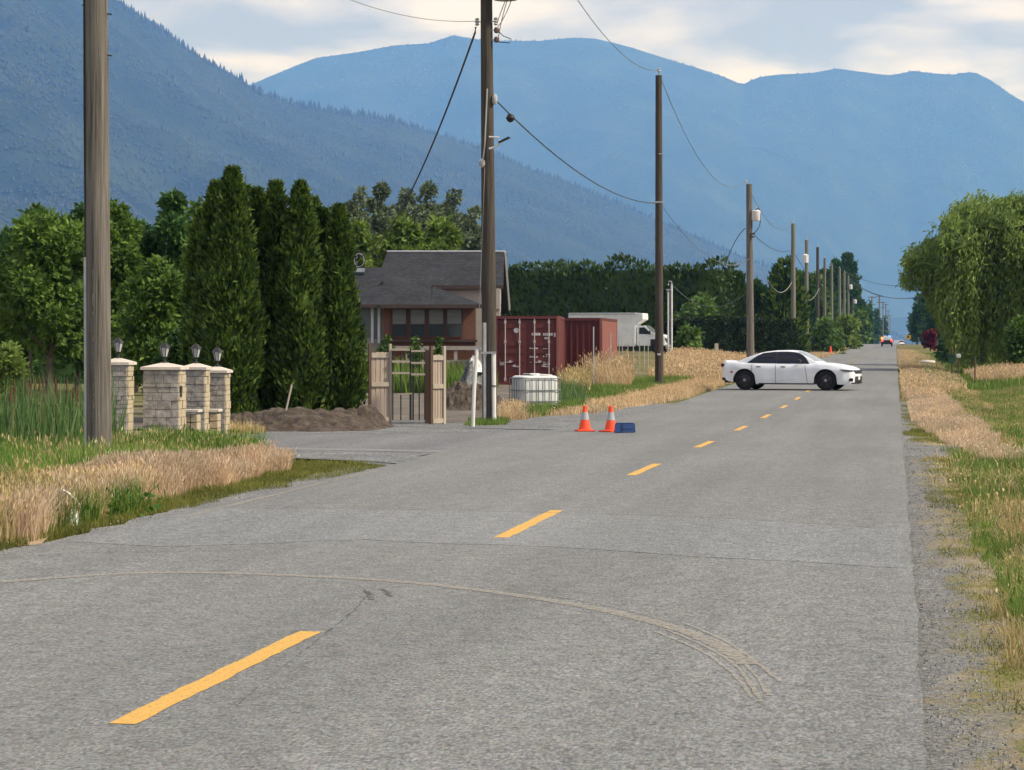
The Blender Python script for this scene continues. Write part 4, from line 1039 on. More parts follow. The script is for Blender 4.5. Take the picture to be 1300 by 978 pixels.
vp = RP(485.5, 362, yv(362)); MB().tube([(vp[0], vp[1], vp[2] - .1), (vp[0], vp[1], vp[2] + .14)], .06, 8).build('vent_pipe', M['dark_plastic'], house)
dish = MB(); dc = RP(456, 331, y340)
dish.tube([(dc[0] - .1, dc[1], dc[2] - .5), (dc[0] - .1, dc[1], dc[2] + .35)], .025, 6)
dish.build('service_mast', M['galv'], house)
for kk in range(3):
    cpts = [(dc[0] + (.26 - .05 * kk) * math.cos(a_ * math.pi / 9), dc[1] - .05 * kk, dc[2] + .02 + (.33 - .05 * kk) * math.sin(a_ * math.pi / 9)) for a_ in range(19)]
    MB().tube(cpts, .018, 5, False).build('cable_coil', M['cable_pale'] if kk == 1 else M['cable'], house)
MB().box(((HU(487) + HU(640)) / 2, -1.2, HV(442)), (HU(640) - HU(487), 1.6, .16)).build('deck', M['stucco'], house)
for uu in (490, 520, 550, 580, 610, 638): MB().box((HU(uu), -1.9, HV(446) / 2), (.14, .14, HV(446))).build('deck_post', M['stucco'], house)
# garden strip in front of the house
for u, d, vt, w in ((489, 80, 428, 24), (527, 82, 428, 20), (556, 80, 430, 14)):
    broadleaf('garden_bush', 'small olive bush in front of the brick bay', u, d, vt, w, M['shrub_leaf'], 'small bushes below the brick bay', 6, (5, 3.5), .9, int(u), .02, cat='bush')
x0, y0 = P(455, 66); 
broadleaf('garden_bush', 'scrawny broadleaf bush between the last cedar and the gate', 457, 54, 436, 22, M['dec_leaf'], None, 6, (8, 5), .5, 131, .25, cat='bush')

# ------------------------------------------------------------------ stone pillars with lamps
pillar_tops = []
def stone_course(parent, w, dpt_, h, z0, seed):
    r = random.Random(seed); z = z0
    hs = []
    while z < h - .02:
        hh = min(r.choice((.075, .095, .12, .15)), h - z)
        if h - z - hh < .05: hh = h - z
        hs.append((z, hh)); z += hh
    for z, hh in hs:
        # front and back faces run the whole width; side faces fit between
        for s in (-1, 1):
            x = -w / 2
            while x < w / 2 - .01:
                l = min(r.uniform(.16, .36), w / 2 - x)
                if w / 2 - x - l < .08: l = w / 2 - x
                corner = (x + l > w / 2 - .005)
                p = r.uniform(0, .022)
                MB().box((x + l / 2, s * (dpt_ / 2 - .03 + p / 2), z + hh / 2), (l - .008, .06 + p, hh - .008)).build('stone', M['stone_grey'], parent)
                x += l
        y = -dpt_ / 2 + .032
        while y < dpt_ / 2 - .04:
            l = min(r.uniform(.16, .36), dpt_ / 2 - .032 - y)
            if dpt_ / 2 - .032 - y - l < .09: l = dpt_ / 2 - .032 - y
            for s in (-1, 1):
                p = r.uniform(0, .022)
                MB().box((s * (w / 2 - .025 + p / 2), y + l / 2, z + hh / 2), (.05 + p, l - .008, hh - .008)).build('stone', M['stone_cream'] if s > 0 else M['stone_grey'], parent)
            y += l
def lantern(label, loc, rz):
    o = thing('lantern', label, 'lamp', loc, rz, 'lanterns on the stone pillars'); o.scale = (.86, .86, .86)
    MB().lathe([(.075, 0), (.075, .02), (.03, .035), (.022, .06), (.035, .075), (.02, .09), (.02, .12), (.055, .135)], 10).build('base', M['black'], o, smooth=True)
    m2 = MB(); m2.lathe([(.055, .137), (.105, .33)], 6); m2.build('glass', M['lampglass'], o)
    fr = MB()
    for k in range(6):
        a_ = k * math.pi / 3; fr.tube([(.058 * math.cos(a_), .058 * math.sin(a_), .135), (.110 * math.cos(a_), .110 * math.sin(a_), .335)], .008, 5)
    fr.build('frame', M['black'], o)
    MB().lathe([(.135, .33), (.12, .35), (.05, .42), (.015, .43), (.012, .47), (.0, .48)], 6).build('lamp_roof', M['black'], o)
    return o
def pillar(label, lamp_label, u, d, w, dp, h, rz, seed):
    x, y = P(u, d); g = Gf(x, y)
    o = thing('stone_pillar', label, 'pillar', (x, y, g), rz, 'stone entrance pillars')
    MB().box((0, 0, h / 2 - .1), (w - .07, dp - .07, h + .18)).build('core', M['mortar'], o)
    stone_course(o, w, dp, h, -.1, seed)
    MB().prism([(-w / 2 - .05, -dp / 2 - .05), (w / 2 + .05, -dp / 2 - .05), (w / 2 + .05, dp / 2 + .05), (-w / 2 - .05, dp / 2 + .05)], h + .004, h + .055, 'z').build('cap', M['cap'], o, .006)
    MB().add([(-w / 2 - .045, -dp / 2 - .045, h + .057), (w / 2 + .045, -dp / 2 - .045, h + .057), (w / 2 + .045, dp / 2 + .045, h + .057), (-w / 2 - .045, dp / 2 + .045, h + .057), (0, 0, h + .145)],
             [(0, 3, 2, 1), (0, 1, 4), (1, 2, 4), (2, 3, 4), (3, 0, 4)]).build('cap_top', M['cap'], o)
    lantern(lamp_label, (x, y, g + h + .125), rz)
    return o, x, y, g
HP = lambda vt, d, u: Z(vt, d) - Gf(*P(u, d))
pa = pillar('wide stone pillar with a dark plaque on its cream corner', 'black lantern on the wide pillar with the plaque', 209, 40.5, .64, .62, HP(470, 40.5, 209), YAW - math.radians(4), 1)
pb = pillar('middle stone pillar between the plaque pillar and the end pillar', 'black lantern on the middle stone pillar', 249, 42.3, .42, .5, HP(470, 42.3, 249), YAW - math.radians(4), 2)
pc = pillar('stone pillar at the end of the low wall next to the dirt mound', 'black lantern on the pillar next to the dirt mound', 276, 43.2, .40, .5, HP(474, 43.2, 276), YAW - math.radians(4), 3)
pd = pillar('lone stone pillar standing half behind the thick grey pole', 'black lantern on the lone pillar behind the pole', 150, 40.0, .44, .5, HP(464, 40.0, 150), YAW - math.radians(4), 4)
MB().box((.335, -.18, HP(470, 40.5, 209) - .38), (.03, .12, .2)).build('plaque', M['dark_plastic'], pa[0])
# low wall between the pillars
for (uu, dd, ww, hh_, lb) in ((244, 41.3, .26, .44, 'low cream stone wall between plaque pillar and middle pillar'), (268, 42.6, .32, .42, 'low cream stone wall between middle pillar and end pillar')):
    x, y = P(uu, dd); g = Gf(x, y)
    o = thing('low_wall', lb, 'wall', (x, y, g), YAW - math.radians(4), 'low walls between pillars')
    for k in range(3):
        for j in range(2): MB().box((-ww / 4 + j * ww / 2, 0, .02 + k * hh_ / 3 + .06), (ww / 2 - .01, .34, hh_ / 3 - .01)).build('stone', M['stone_cream'], o, .008)
    MB().box((0, 0, hh_ + .07), (ww + .05, .40, .05)).build('coping', M['cap'], o, .006)

# ------------------------------------------------------------------ wooden gate panels and steel gate
GD = 50.5
def panel(label, u0, u1, vt, vb, rz, nb, post_left, d=GD):
    x, y = P((u0 + u1) / 2, d); g = Gf(x, y); w = (u1 - u0) * d / FPX; h = Z(vt, d) - g
    o = thing('board_fence', label, 'fence', (x, y, g), rz, 'wooden fence panels beside the gate')
    bw = w / nb
    for k in range(nb):
        MB().box((-w / 2 + bw * (k + .5), random.uniform(-.004, .004), h / 2 + .03), (bw - .012, .022, h - .08 + random.uniform(-.02, .02))).build('board', M['cedar_wood'], o)
    for z in (.10, h * .55, h - .08):
        MB().box((0, -.028, z), (w - .01, .03, .10)).build('rail', M['pale_wood'], o)
    for s in (-1, 1):
        MB().box((s * (w / 2 + .03), 0, h / 2 + .06), (.055, .09, h + .25)).build('post', M['dark_wood'] if s == post_left else M['pale_wood'], o)
    return o
panel('wider board fence panel on the cedar side of the steel gate', 471, 494, 447, 524, YAW + .25, 4, -1)
panel('narrow board fence panel on the pole side of the steel gate', 548, 563, 450, 526, YAW + .5, 4, -1, 49.6)
x, y = P(519, GD); g = Gf(x, y)
gate = thing('steel_gate', 'black steel frame gate with pale rails between wooden panels', 'gate', (x, y, g), YAW)
gw = 44 * GD / FPX; gh = Z(443, GD) - g
for px, rr_ in ((-gw / 2 + .03, .014), (-gw * .23, .014), (gw * .05, .024), (gw * .06 + .05, .018), (gw * .30, .014), (gw / 2 - .03, .016)):
    MB().box((px, 0, gh / 2), (rr_ * 2, rr_ * 2, gh)).build('upright', M['black'], gate)
for z in (gh - .02, gh - .29, gh - .55):
    MB().box((-gw * .23, -.035, z), (gw * .52, .03, .045)).build('rail', M['pale_wood'], gate)
    MB().box((gw * .28, -.035, z - .03), (gw * .42, .03, .045)).build('rail', M['pale_wood'], gate)
MB().box((0, -.02, .06), (gw, .03, .05)).build('rail', M['galv'], gate)
MB().box((-gw * .1, -.03, gh - 1.02), (gw * .4, .025, .03), ry=-.05).build('rail', M['pale_wood'], gate)
x, y = P(543.5, 50.1)
MB().box((0, 0, .85), (.12, .12, 1.85)).build('gate_post', M['dark_wood'])
gpo = bpy.data.objects['gate_post']; gpo.location = (x, y, Gf(x, y) - .1); tag(gpo, 'thick brown timber post where the steel gate closes', 'post')
# wire fence posts in the yard beyond the gate
for k in range(7):
    u = 566 + k * 7; x, y = P(u, 76)
    o = linkobj('stake_post', MB().tube([(0, 0, -.15), (0, 0, 1.0)], .022, 6).mesh('stake_post'), M['dark_wood']); o.location = (x, y, Gf(x, y) + .05)
    tag(o, 'thin dark stake in the green strip before the house', 'stake', 'stakes before the house')
x, y = P(606, 47.5)
wp = thing('marker_post', 'leaning white plastic post beside the dark utility pole', 'post', (x - .1, y, Gf(x, y)))
MB().tube([(0, 0, -.1), (.03, 0, .8), (.09, 0, 1.68)], .04, 8).build('pipe', M['pvc'], wp, smooth=True)
MB().box((.10, 0, 1.70), (.16, .05, .05)).build('bracket', M['galv'], wp)
for u, d, vt in ((774, 88, 415), (756, 84, 414), (793, 88, 423), (808, 96, 430), (1240, 112, 458), (1212, 130, 440)):
    pass

# ------------------------------------------------------------------ containers
def corr_side(m_, x0, x1, yb, z0, z1, n, depth, axis='x', flip=1):
    """trapezoid corrugated sheet: ribs along x (or y)"""
    pts = []; p = (x1 - x0) / n
    for k in range(n):
        a_ = x0 + k * p
        pts += [(a_, 0), (a_ + p * .3, 0), (a_ + p * .45, depth), (a_ + p * .85, depth)]
    pts.append((x1, 0)); vs = []; fs = []
    for a_, q in pts:
        for z in (z0, z1): vs.append((a_, yb + flip * q, z) if axis == 'x' else (yb + flip * q, a_, z))
    for i in range(len(pts) - 1): fs.append((2 * i, 2 * i + 2, 2 * i + 3, 2 * i + 1))
    m_.add(vs, fs)
CL, CW, CH = 6.06, 2.44, 2.59
def container(label, loc, rz, mm, lit_m, doors=True):
    """doors at local -y end, length along +y"""
    o = thing('shipping_container', label, 'container', loc, rz, 'red shipping containers')
    b = MB()
    corr_side(b, .12, CL - .12, CW / 2 - .05, .15, CH - .1, 20, .036, 'y', 1)
    b2 = MB(); corr_side(b2, .12, CL - .12, -CW / 2 + .05, .15, CH - .1, 20, .036, 'y', -1)
    b.build('side_wall', mm if doors else lit_m, o); b2.build('side_wall', mm, o)  # blank container's right wall takes the red with sunlight painted in
    b3 = MB(); corr_side(b3, -CW / 2 + .12, CW / 2 - .12, CL - .04, .15, CH - .1, 8, .036, 'x', -1); b3.build('end_wall', mm, o)
    MB().box((0, CL / 2, CH - .06), (CW - .1, CL - .1, .06)).build('roof', mm, o)
    MB().box((0, CL / 2, .1), (CW - .1, CL - .1, .1)).build('floor_frame', M['dark_wood'], o)
    for sx in (-1, 1):
        for yy_ in (.07, CL - .07): MB().box((sx * (CW / 2 - .06), yy_, CH / 2), (.12, .14, CH)).build('corner_post', lit_m if sx > 0 else mm, o, .006)  # right-hand posts get the lighter red that paints sunlight onto them
        MB().box((sx * (CW / 2 - .04), CL / 2, CH - .05), (.08, CL - .3, .1)).build('side_rail', mm, o)
        MB().box((sx * (CW / 2 - .04), CL / 2, .09), (.08, CL - .3, .14)).build('side_rail', mm, o)
    for z in (CH - .06, .08): MB().box((0, .07, z), (CW - .26, .12, .12 if z > 1 else .16)).build('end_rail', mm, o)
    if not doors:
        b4 = MB(); corr_side(b4, -CW / 2 + .12, CW / 2 - .12, .05, .15, CH - .1, 9, .04, 'x', 1); b4.build('end_wall', mm, o)
    if doors:
        for s in (-1, 1):
            dm = MB(); cx = s * (CW - .24) / 4
            dm.box((cx, .10, CH / 2), (CW / 2 - .13, .05, CH - .32))
            d_ = dm.build('door', mm, o)
            for z in (.42, .95, 1.27, 1.55, 2.22):
                MB().box((cx, .072, z), (CW / 2 - .26, .05, .20 if z not in (.42,) else .26)).build('door_rib', mm, d_, .018)
            for q in (-.27, .27):
                MB().tube([(cx + q, .025, .12), (cx + q, .025, CH - .1)], .021, 8).build('lock_rod', M['rod'], d_)
                for z in (.22, 1.62, CH - .24): MB().box((cx + q, .03, z), (.09, .06, .11)).build('rod_bracket', M['rod'], d_, .008)
            for q, z in ((-.14, .86), (.14, .70)):
                MB().box((cx + q, .015, z), (.30, .025, .035), ry=.12 * q / .14).build('handle', M['rod'], d_)
                MB().box((cx + q * .6, .012, z + .02), (.09, .03, .09)).build('handle_catch', M['rod'], d_)
        # stencilled marks
        def mark(x_, z_, w_, h_): MB().box((x_, .066, z_), (w_, .012, h_)).build('stencil', M['cont_mark'], o)
        for i_ in range(5): mark(.20 + i_ * .068, 1.905 + .003 * (i_ % 2), .05, .095)
        for i_ in range(5): mark(.63 + i_ * .075, 1.90, .056, .10)
        mark(1.04, 1.88, .07, .15); mark(.70, 1.755, .09, .075); mark(.80, 1.755, .07, .085)
        rr_ = random.Random(4)
        for i_ in range(9):
            for j_ in range(5):
                if rr_.random() < .72: mark(.62 + j_ * .055, 1.36 - i_ * .072, .046, rr_.uniform(.03, .05))
        for z_ in (1.34, 1.24, 1.04, .90):
            for j_ in range(4):
                if rr_.random() < .8: mark(.13 + j_ * .08, z_ + rr_.uniform(-.02, .02), .06, rr_.uniform(.06, .1))
        MB().tube([(-.40, .07, 2.05), (-.40, .05, 2.05)], .10, 14).build('sticker', M['cont_mark'], o)
        MB().box((-.93, .062, .86), (.19, .02, .24)).build('data_plate', M['rod'], o)
    return o
x, y = P(669, 83.5)
container('red shipping container with closed doors and lock rods facing out', (x, y, Gf(x, y) + .02), YAW - math.radians(3.2), M['cont'], M['cont_lit'])
x, y = P(666, 106.5)
# second one lies with its long side towards us: rotate so that its length runs across
c2 = container('dark red shipping container with a blank ribbed end beside the doored one', (0, 0, 0), 0, M['cont2'], M['cont_lit'], False)
ang = YAW - math.radians(8.5)
x2, y2 = P(727, 91)
c2.location = (x2, y2, .08); c2.rotation_euler = (0, 0, ang)
# things on the roof edge of the first container
# ------------------------------------------------------------------ caged tank
x, y = P(679, 59.0); g = Gf(x, y)
tk = thing('caged_tank', 'white plastic tank in a wire cage in front of the container', 'tank', (x, y, g), YAW + .35)
def rrect(w, d_, r, n=5):
    out = []
    for cx, cy, a0 in ((w / 2 - r, d_ / 2 - r, 0), (-w / 2 + r, d_ / 2 - r, 90), (-w / 2 + r, -d_ / 2 + r, 180), (w / 2 - r, -d_ / 2 + r, 270)):
        for k in range(n + 1):
            a_ = math.radians(a0 + 90 * k / n); out.append((cx + r * math.cos(a_), cy + r * math.sin(a_)))
    return out
TH = Z(477, 59) - g
bt = MB()
rows = []
for z, s in ((.02, .97), (.06, 1.0), (TH * .5, 1.01), (TH - .10, 1.0), (TH - .03, .96), (TH, .86)):
    rows.append([(px * s, py * s, z) for px, py in rrect(1.08, .95, .20)])
nn = len(rows[0]); vs = [p for r_ in rows for p in r_]
fs = [(i * nn + j, i * nn + (j + 1) % nn, (i + 1) * nn + (j + 1) % nn, (i + 1) * nn + j) for i in range(len(rows) - 1) for j in range(nn)] + [tuple(range((len(rows) - 1) * nn, len(rows) * nn))]
bt.add(vs, fs).build('tank_body', M['tank'], tk, smooth=True)
MB().lathe([(.13, TH - .01), (.13, TH + .05), (.1, TH + .06)], 12).build('lid', M['tank'], tk)
MB().box((.12, .1, TH + .03), (.75, .3, .02), rz=.3, ry=.05).build('sheet', M['plastic_bag'], tk)
loop = rrect(1.14, 1.01, .12, 3); loop.append(loop[0])
for z in (.06, TH * .33, TH * .62, TH - .07): MB().tube([(a_, b_, z) for a_, b_ in loop], .013, 5, False).build('cage_bar', M['cage'], tk)
for k in range(6):
    for s in (-1, 1):
        MB().tube([(-.45 + k * .18, s * .512, .03), (-.45 + k * .18, s * .512, TH - .06)], .012, 5).build('cage_bar', M['cage'], tk)
        if k < 5: MB().tube([(s * .577, -.36 + k * .18, .03), (s * .577, -.36 + k * .18, TH - .06)], .012, 5).build('cage_bar', M['cage'], tk)
# ------------------------------------------------------------------ utility poles
def pole(label, u, d, vtop, wpx, m, lean=0.0, group='utility poles along the road', cap=True, z0=None):
    x, y = P(u, d); g = Gf(x, y) if z0 is None else z0
    H = Z(vtop, d) - g; r0 = wpx * d / FPX / 2
    o = thing('utility_pole', label, 'pole', (x, y, g), 0, group)
    pts = [(lean * H * t, 0, -.4 + (H + .4) * t) for t in (0, .2, .4, .6, .8, 1.0)]
    MB().tube(pts, [r0 * (1.06 - .28 * t) for t in (0, .2, .4, .6, .8, 1.0)], 14).build('shaft', m, o, smooth=True)
    return o, x, y, g, H, r0
far_lab = 'plain greenish utility pole without transformer far along the road verge'
p1 = pole('thick grey weathered utility pole rising from the tall grass by the pillars', 126, 27.0, -640, 31.5, M['pole'], -.006)
p2 = pole('dark utility pole with lamp and pipes beside the leaning white post', 622, 50.5, -60, 18.5, M['pole_dark'], -.0085)
p3 = pole('bare dark utility pole standing in dry grass near the box truck', 837, 88, 96, 10.5, M['pole_dark'], -.002)
p4 = pole('utility pole with a small transformer behind the white sedan', 953, 141, 234, 9.6, M['pole'], -.0085)
o1, o2, o3, o4 = p1[0], p2[0], p3[0], p4[0]
# pole 1 details: conduit, long split, step bolts
r1 = p1[5]
MB().tube([(-r1 * .9, -r1 * .55, -.3), (-r1 * .95 - .003, -r1 * .55, 2.75)], .022, 8).build('conduit', M['galv'], o1, smooth=True)
MB().tube([(-r1 * .9 - .01, -r1 * .52, 2.7), (-r1 * .86 - .03, -r1 * .52, 4.5), (-r1 * .8 - .05, -r1 * .5, 7.5)], .012, 6).build('cable', M['cable'], o1)
MB().tube([(-r1 * .1, -r1 * 1.035, -.2), (-r1 * .12, -r1 * 1.01, 1.3), (-r1 * .14 - .01, -r1 * .985, 2.6)], .008, 4).build('split', M['tar'], o1)
for z, s in ((5.70, 1), (5.2, 1), (5.82, -1)): MB().tube([(s * r1 * .8 - .03, 0, z), (s * (r1 * .8 + .07) - .03, 0, z - .01)], .009, 5).build('step_bolt', M['black'], o1)
# pole 2 details
r2 = p2[5]
S2 = FPX / 50.5
def q2(u, v): return ((u - 622) / S2, Z(v, 50.5) - p2[3])          # local x, z on pole 2
def part2(name, pts, r, m, n=6): return MB().tube(pts, r, n).build(name, m, o2, smooth=True)
x_, z_ = q2(616.5, 410); part2('conduit', [(x_ + .01, -r2 * 1.0, -.2), (x_, -r2 * 1.0, z_)], .045, M['galv'], 8)
x_, z_ = q2(628, 447); part2('conduit', [(x_ + .02, -r2 * 1.0, -.2), (x_ + .005, -r2 * 1.0, z_)], .05, M['pvc'], 8)
MB().box((q2(622, 448)[0], -r2 - .04, q2(622, 448)[1]), (.34, .03, .05)).build('bracket', M['galv'], o2)
x_, z_ = q2(629, 490); MB().box((x_, -r2 * 1.0 - .04, z_), (.10, .03, .03)).build('bracket', M['porcelain'], o2)
for u, v in ((606, 28), (630, 28)):
    x_, z_ = q2(u, v); MB().lathe([(.02, -.09), (.055, -.06), (.03, -.03), (.06, 0), (.03, .03), (.055, .06), (.02, .09)], 10, (x_, -.05, z_)).build('insulator', M['insul'], o2, smooth=True)
part2('insulator_bracket', [(q2(606, 28)[0], -.05, q2(606, 28)[1]), (q2(630, 28)[0], -.05, q2(606, 28)[1])], .015, M['galv'])
for u, v in ((631, 39), (631, 51)):
    x_, z_ = q2(u, v); MB().lathe([(.02, -.07), (.06, -.05), (.06, .03), (.045, .06)], 10, (x_, -.04, z_)).build('insulator', M['porcelain'], o2, smooth=True)
    part2('insulator_bracket', [(x_, -.04, z_), (q2(622, v)[0], -.04, z_)], .014, M['galv'])
x_, z_ = q2(629, 127); MB().lathe([(.02, -.12), (.06, -.07), (.06, .06), (.03, .12)], 8, (x_, -.08, z_)).build('insulator', M['insul'], o2, smooth=True)
part2('strap', [(q2(620.5, 114)[0], -r2 - .03, q2(0, 114)[1]), (q2(617.5, 185)[0], -r2 - .04, q2(0, 185)[1]), (q2(615, 205)[0], -r2 - .04, q2(0, 205)[1])], .018, M['cable_pale'])
MB().lathe([(.02, -.1), (.07, -.04), (.07, .05), (.02, .1)], 8, (q2(614, 208)[0], -r2 - .05, q2(0, 208)[1])).build('insulator', M['insul'], o2, smooth=True)
# solar street lamp arm
x_, z_ = q2(623, 175); part2('lamp_arm', [(x_, -r2 - .03, z_), (q2(636, 176)[0], -.25, q2(0, 176)[1])], .022, M['pvc'])
x_, z_ = q2(623, 190); part2('lamp_arm', [(x_, -r2 - .03, z_), (q2(632, 188)[0], -.2, q2(0, 188)[1]), (q2(638, 180)[0], -.25, q2(0, 180)[1])], .028, M['pvc'])
x_, z_ = q2(643, 179.5); MB().box((x_, -.27, z_), (.28, .16, .035), ry=-.42).build('lamp_head', M['dark_plastic'], o2, .008)
# transformer above the frame edge
x_, z_ = q2(643, 2); MB().lathe([(.02, 0), (.27, 0.01), (.29, .06), (.29, .75), (.25, .8), (.05, .82)], 18, (x_, -.1, z_)).build('transformer', M['galv'], o2, smooth=True)
def wire_pts(a, b, sag, n=24):
    a = Vector(a); b = Vector(b); return [a.lerp(b, k / n) - Vector((0, 0, sag * 4 * (k / n) * (1 - k / n))) for k in range(n + 1)]
def W3(u, v, d): x, y = P(u, d); return (x, y, Z(v, d))
def wire(label, pts, r, m, name='wire', group='overhead wires', n=5):
    o = MB().tube(pts, r, n).build(name, m); return tag(o, label, 'wire', group)
for a, b, sg in (((632, 36), (655, -12), .1), ((632, 30), (650, -12), -.06), ((633, 50), (659, -12), -.35)):
    MB().tube(wire_pts((q2(*a)[0], -.06, q2(*a)[1]), (q2(*b)[0], -.06, q2(*b)[1]), sg, 14), .010, 5).build('lead_wire', M['wire'], o2)
MB().tube([(q2(632, 39)[0], -.06, q2(0, 39)[1]), (q2(640, 47)[0], -.08, q2(0, 47)[1]), (q2(650, 50)[0], -.1, q2(0, 51)[1]), (q2(648, 56)[0], -.1, q2(0, 56)[1]), (q2(631, 54)[0], -.06, q2(0, 54)[1])], .010, 5).build('lead_wire', M['cable'], o2)
wire('thin wire leaving the dark pole towards the cedar side', wire_pts(W3(606, 27, 50.5), W3(300, -80, 46), .5), .007, M['wire'])
wire('thick black service cable dropping from the dark pole to the house roof', [Vector(W3(604, 40, 50.5)) + Vector((0, 0, .1)), Vector(W3(609, 36, 50.5))][:1] + wire_pts(W3(603, 42, 50.5), W3(457, 326, 96), 1.1, 30), .024, M['cable'], 'service_cable')
wire('cable with a black splice ball between dark pole and bare pole', wire_pts(W3(629, 127, 50.4), W3(836, 258, 88), .62, 40), .016, M['cable'], 'aerial_cable')
bb = W3(648, 150, 52.6); sb = MB().lathe([(.0, -.11), (.07, -.08), (.11, 0), (.07, .08), (0, .11)], 12).build('splice_closure', M['cable'], smooth=True); sb.location = bb
tag(sb, 'black ball shaped splice hanging on the cable next to the dark pole', 'splice')
wire('cable sagging from the bare pole to the pole with a transformer', wire_pts(W3(838, 258, 88), W3(952, 328, 141), 1.2, 40), .012, M['wire'], 'aerial_cable')
wire('high thin conductor reaching the top of the bare pole', wire_pts(W3(720, -20, 52), W3(836, 90, 88), .55, 30), .010, M['wire'])
wire('high thin conductor from the bare pole top to the transformer pole top', wire_pts(W3(836, 92, 88), W3(947, 230, 141), 1.9, 40), .013, M['wire'])
# guy wire down to the leaning post
wire('thin pale guy wire from the dark pole down to the leaning white post', [W3(615.5, 212, 50.0), W3(611, 330, 49.0), W3(607, 443, 47.6)], .006, M['wire'], 'guy_wire')
# pole 3
S3 = FPX / 88
MB().lathe([(.02, 0), (.03, .12), (.075, .16), (.05, .20), (.07, .26), (.03, .3)], 10, (-.01, 0, p3[4])).build('pin_insulator', M['insul'], o3, smooth=True)
MB().tube([(.0, -p3[5] * .95, Z(196, 88) - p3[3]), (.2, -p3[5] * .95, Z(196, 88) - p3[3])], .02, 5).build('bolt', M['galv'], o3)
MB().box((0, -p3[5] - .02, Z(257, 88) - p3[3]), (.36, .04, .06)).build('bracket', M['insul'], o3)
MB().box((.01, -p3[5] - .025, Z(450, 88) - p3[3]), (.13, .02, .07)).build('tag_plate', M['cont_mark'], o3)
# pole 4: transformer and cable loops
S4 = FPX / 141
def q4(u, v): return ((u - 953) / S4, Z(v, 141) - p4[3])
x_, z_ = q4(957, 281); MB().lathe([(.02, 0), (.26, .01), (.28, .05), (.28, .62), (.22, .68), (.05, .7)], 14, (x_ + .15, -.15, z_)).build('transformer', M['cont_mark'], o4, smooth=True)
MB().tube([(x_ + .15, -.15, z_ + .68), (x_ + .15, -.15, z_ + .98)], .05, 6).build('bushing', M['insul'], o4)
MB().lathe([(.02, 0), (.06, .1), (.04, .16), (.06, .22), (.02, .3)], 8, (q4(947.5, 234)[0], 0, p4[4])).build('pin_insulator', M['insul'], o4, smooth=True)
MB().tube(catmull([Vector((q4(958, 268)[0], -.2, q4(0, 268)[1])), Vector((q4(964, 266)[0], -.2, q4(0, 266)[1])), Vector((q4(965, 285)[0], -.2, q4(0, 285)[1])), Vector((q4(958, 296)[0], -.2, q4(0, 296)[1])), Vector((q4(952, 298)[0], -.2, q4(0, 298)[1]))], 6), .028, 5).build('cable_loop', M['cable'], o4)
for k in range(2): MB().box((q4(956 - k, 297 + 4 * k)[0], -.2, q4(0, 297 + 4 * k)[1]), (.28, .1, .1)).build('insulator', M['porcelain'], o4)
wire('pair of black service cables dropping behind the tall hedge from the transformer pole', wire_pts(W3(946, 290, 141), W3(921, 336, 165), -.35), .028, M['cable'], 'service_cable')
wire('pale cable end looping down from the transformer pole into the hedge', wire_pts(W3(952, 327, 141), W3(922, 336, 150), .25), .018, M['cable_pale'], 'service_cable')
# remaining poles
far = [(1007, 205, 284, 6.6, 'pole_green', 'pale greenish utility pole next after the transformer pole'), (1024, 233, 305, 5.6, 'pole_green', 'thinner greenish utility pole behind the next pole'), (1038, 268, 314, 4.6, 'pole_dark', 'dark slim utility pole before the roadside bush'),
       (1047, 292, 328, 4.0, 'pole', 'brown slim utility pole between the dark slim pole and the far greenish ones'), (1056, 327, 337, 3.8, 'pole_green', None), (1066, 372, 341, 3.6, 'pole_green', None), (1072, 409, 346, 3.2, 'pole_green', None), (1077, 440, 352, 3.0, 'pole_green', 'far greenish utility pole with a white transformer well below its top'), (1083, 493, 380, 2.4, 'pole_green', 'short far utility pole with a white transformer at its top'), (1092.5, 560, 369, 2.8, 'pole_green', None)]
for u, d, vt, w, mm, lb in far:
    q = pole(lb or far_lab, u, d, vt, w, M[mm], 0.0)
    MB().lathe([(.02, 0), (.07, .12), (.03, .3)], 6, (0, 0, q[4])).build('pin_insulator', M['insul'], q[0])
    if u in (1024, 1077, 1083):
        zz = q[4] - (2.4 if u != 1083 else 1.0); MB().lathe([(.02, 0), (.3, .02), (.32, .8), (.05, .95)], 10, (-.1 if u == 1024 else .5, -.35, zz)).build('transformer', M['cont_mark'], q[0])
for u, d, vt, w in ((1107, 860, 376, 1.8), (1116.5, 1000, 375, 2.4), (1121, 1150, 383, 1.7), (1124.5, 1300, 386, 1.7), (1127.5, 1500, 394, 1.5), (1130, 1800, 400, 1.4)):
    q = pole('distant utility pole with crossarm beyond the road crest', u, d, vt, w, M['pole_green'], 0.0, 'distant crossarm poles')
    MB().box((0, 0, q[4] - .5), (3.2, .3, .3)).build('crossarm', M['pole_green'], q[0])
    if d < 1200: MB().box((0, 0, q[4] - 3.2), (2.6, .3, .3)).build('crossarm', M['pole_green'], q[0])
wire('cable from the transformer pole to the pale greenish pole', wire_pts(W3(956, 297, 141), W3(1004, 318, 205), .5), .022, M['cable'], 'aerial_cable')
wire('pale cable hanging in a bow on the pale greenish pole', wire_pts(W3(975, 355, 198), W3(1006, 357, 205), 1.1), .024, M['cable_pale'], 'aerial_cable')
wire('cable from greenish pole on to the farther slim poles', wire_pts(W3(1007, 318, 205), W3(1046, 350, 292), 1.2), .025, M['cable'], 'aerial_cable')
wire('low cable linking the greenish poles further along', wire_pts(W3(1007, 357, 205), W3(1040, 366, 268), 1.6), .022, M['cable_pale'], 'aerial_cable')
wire('thin conductor from the transformer pole top to the next pole top', wire_pts(W3(947, 231, 141), W3(1007, 283, 205), 1.6), .016, M['wire'])
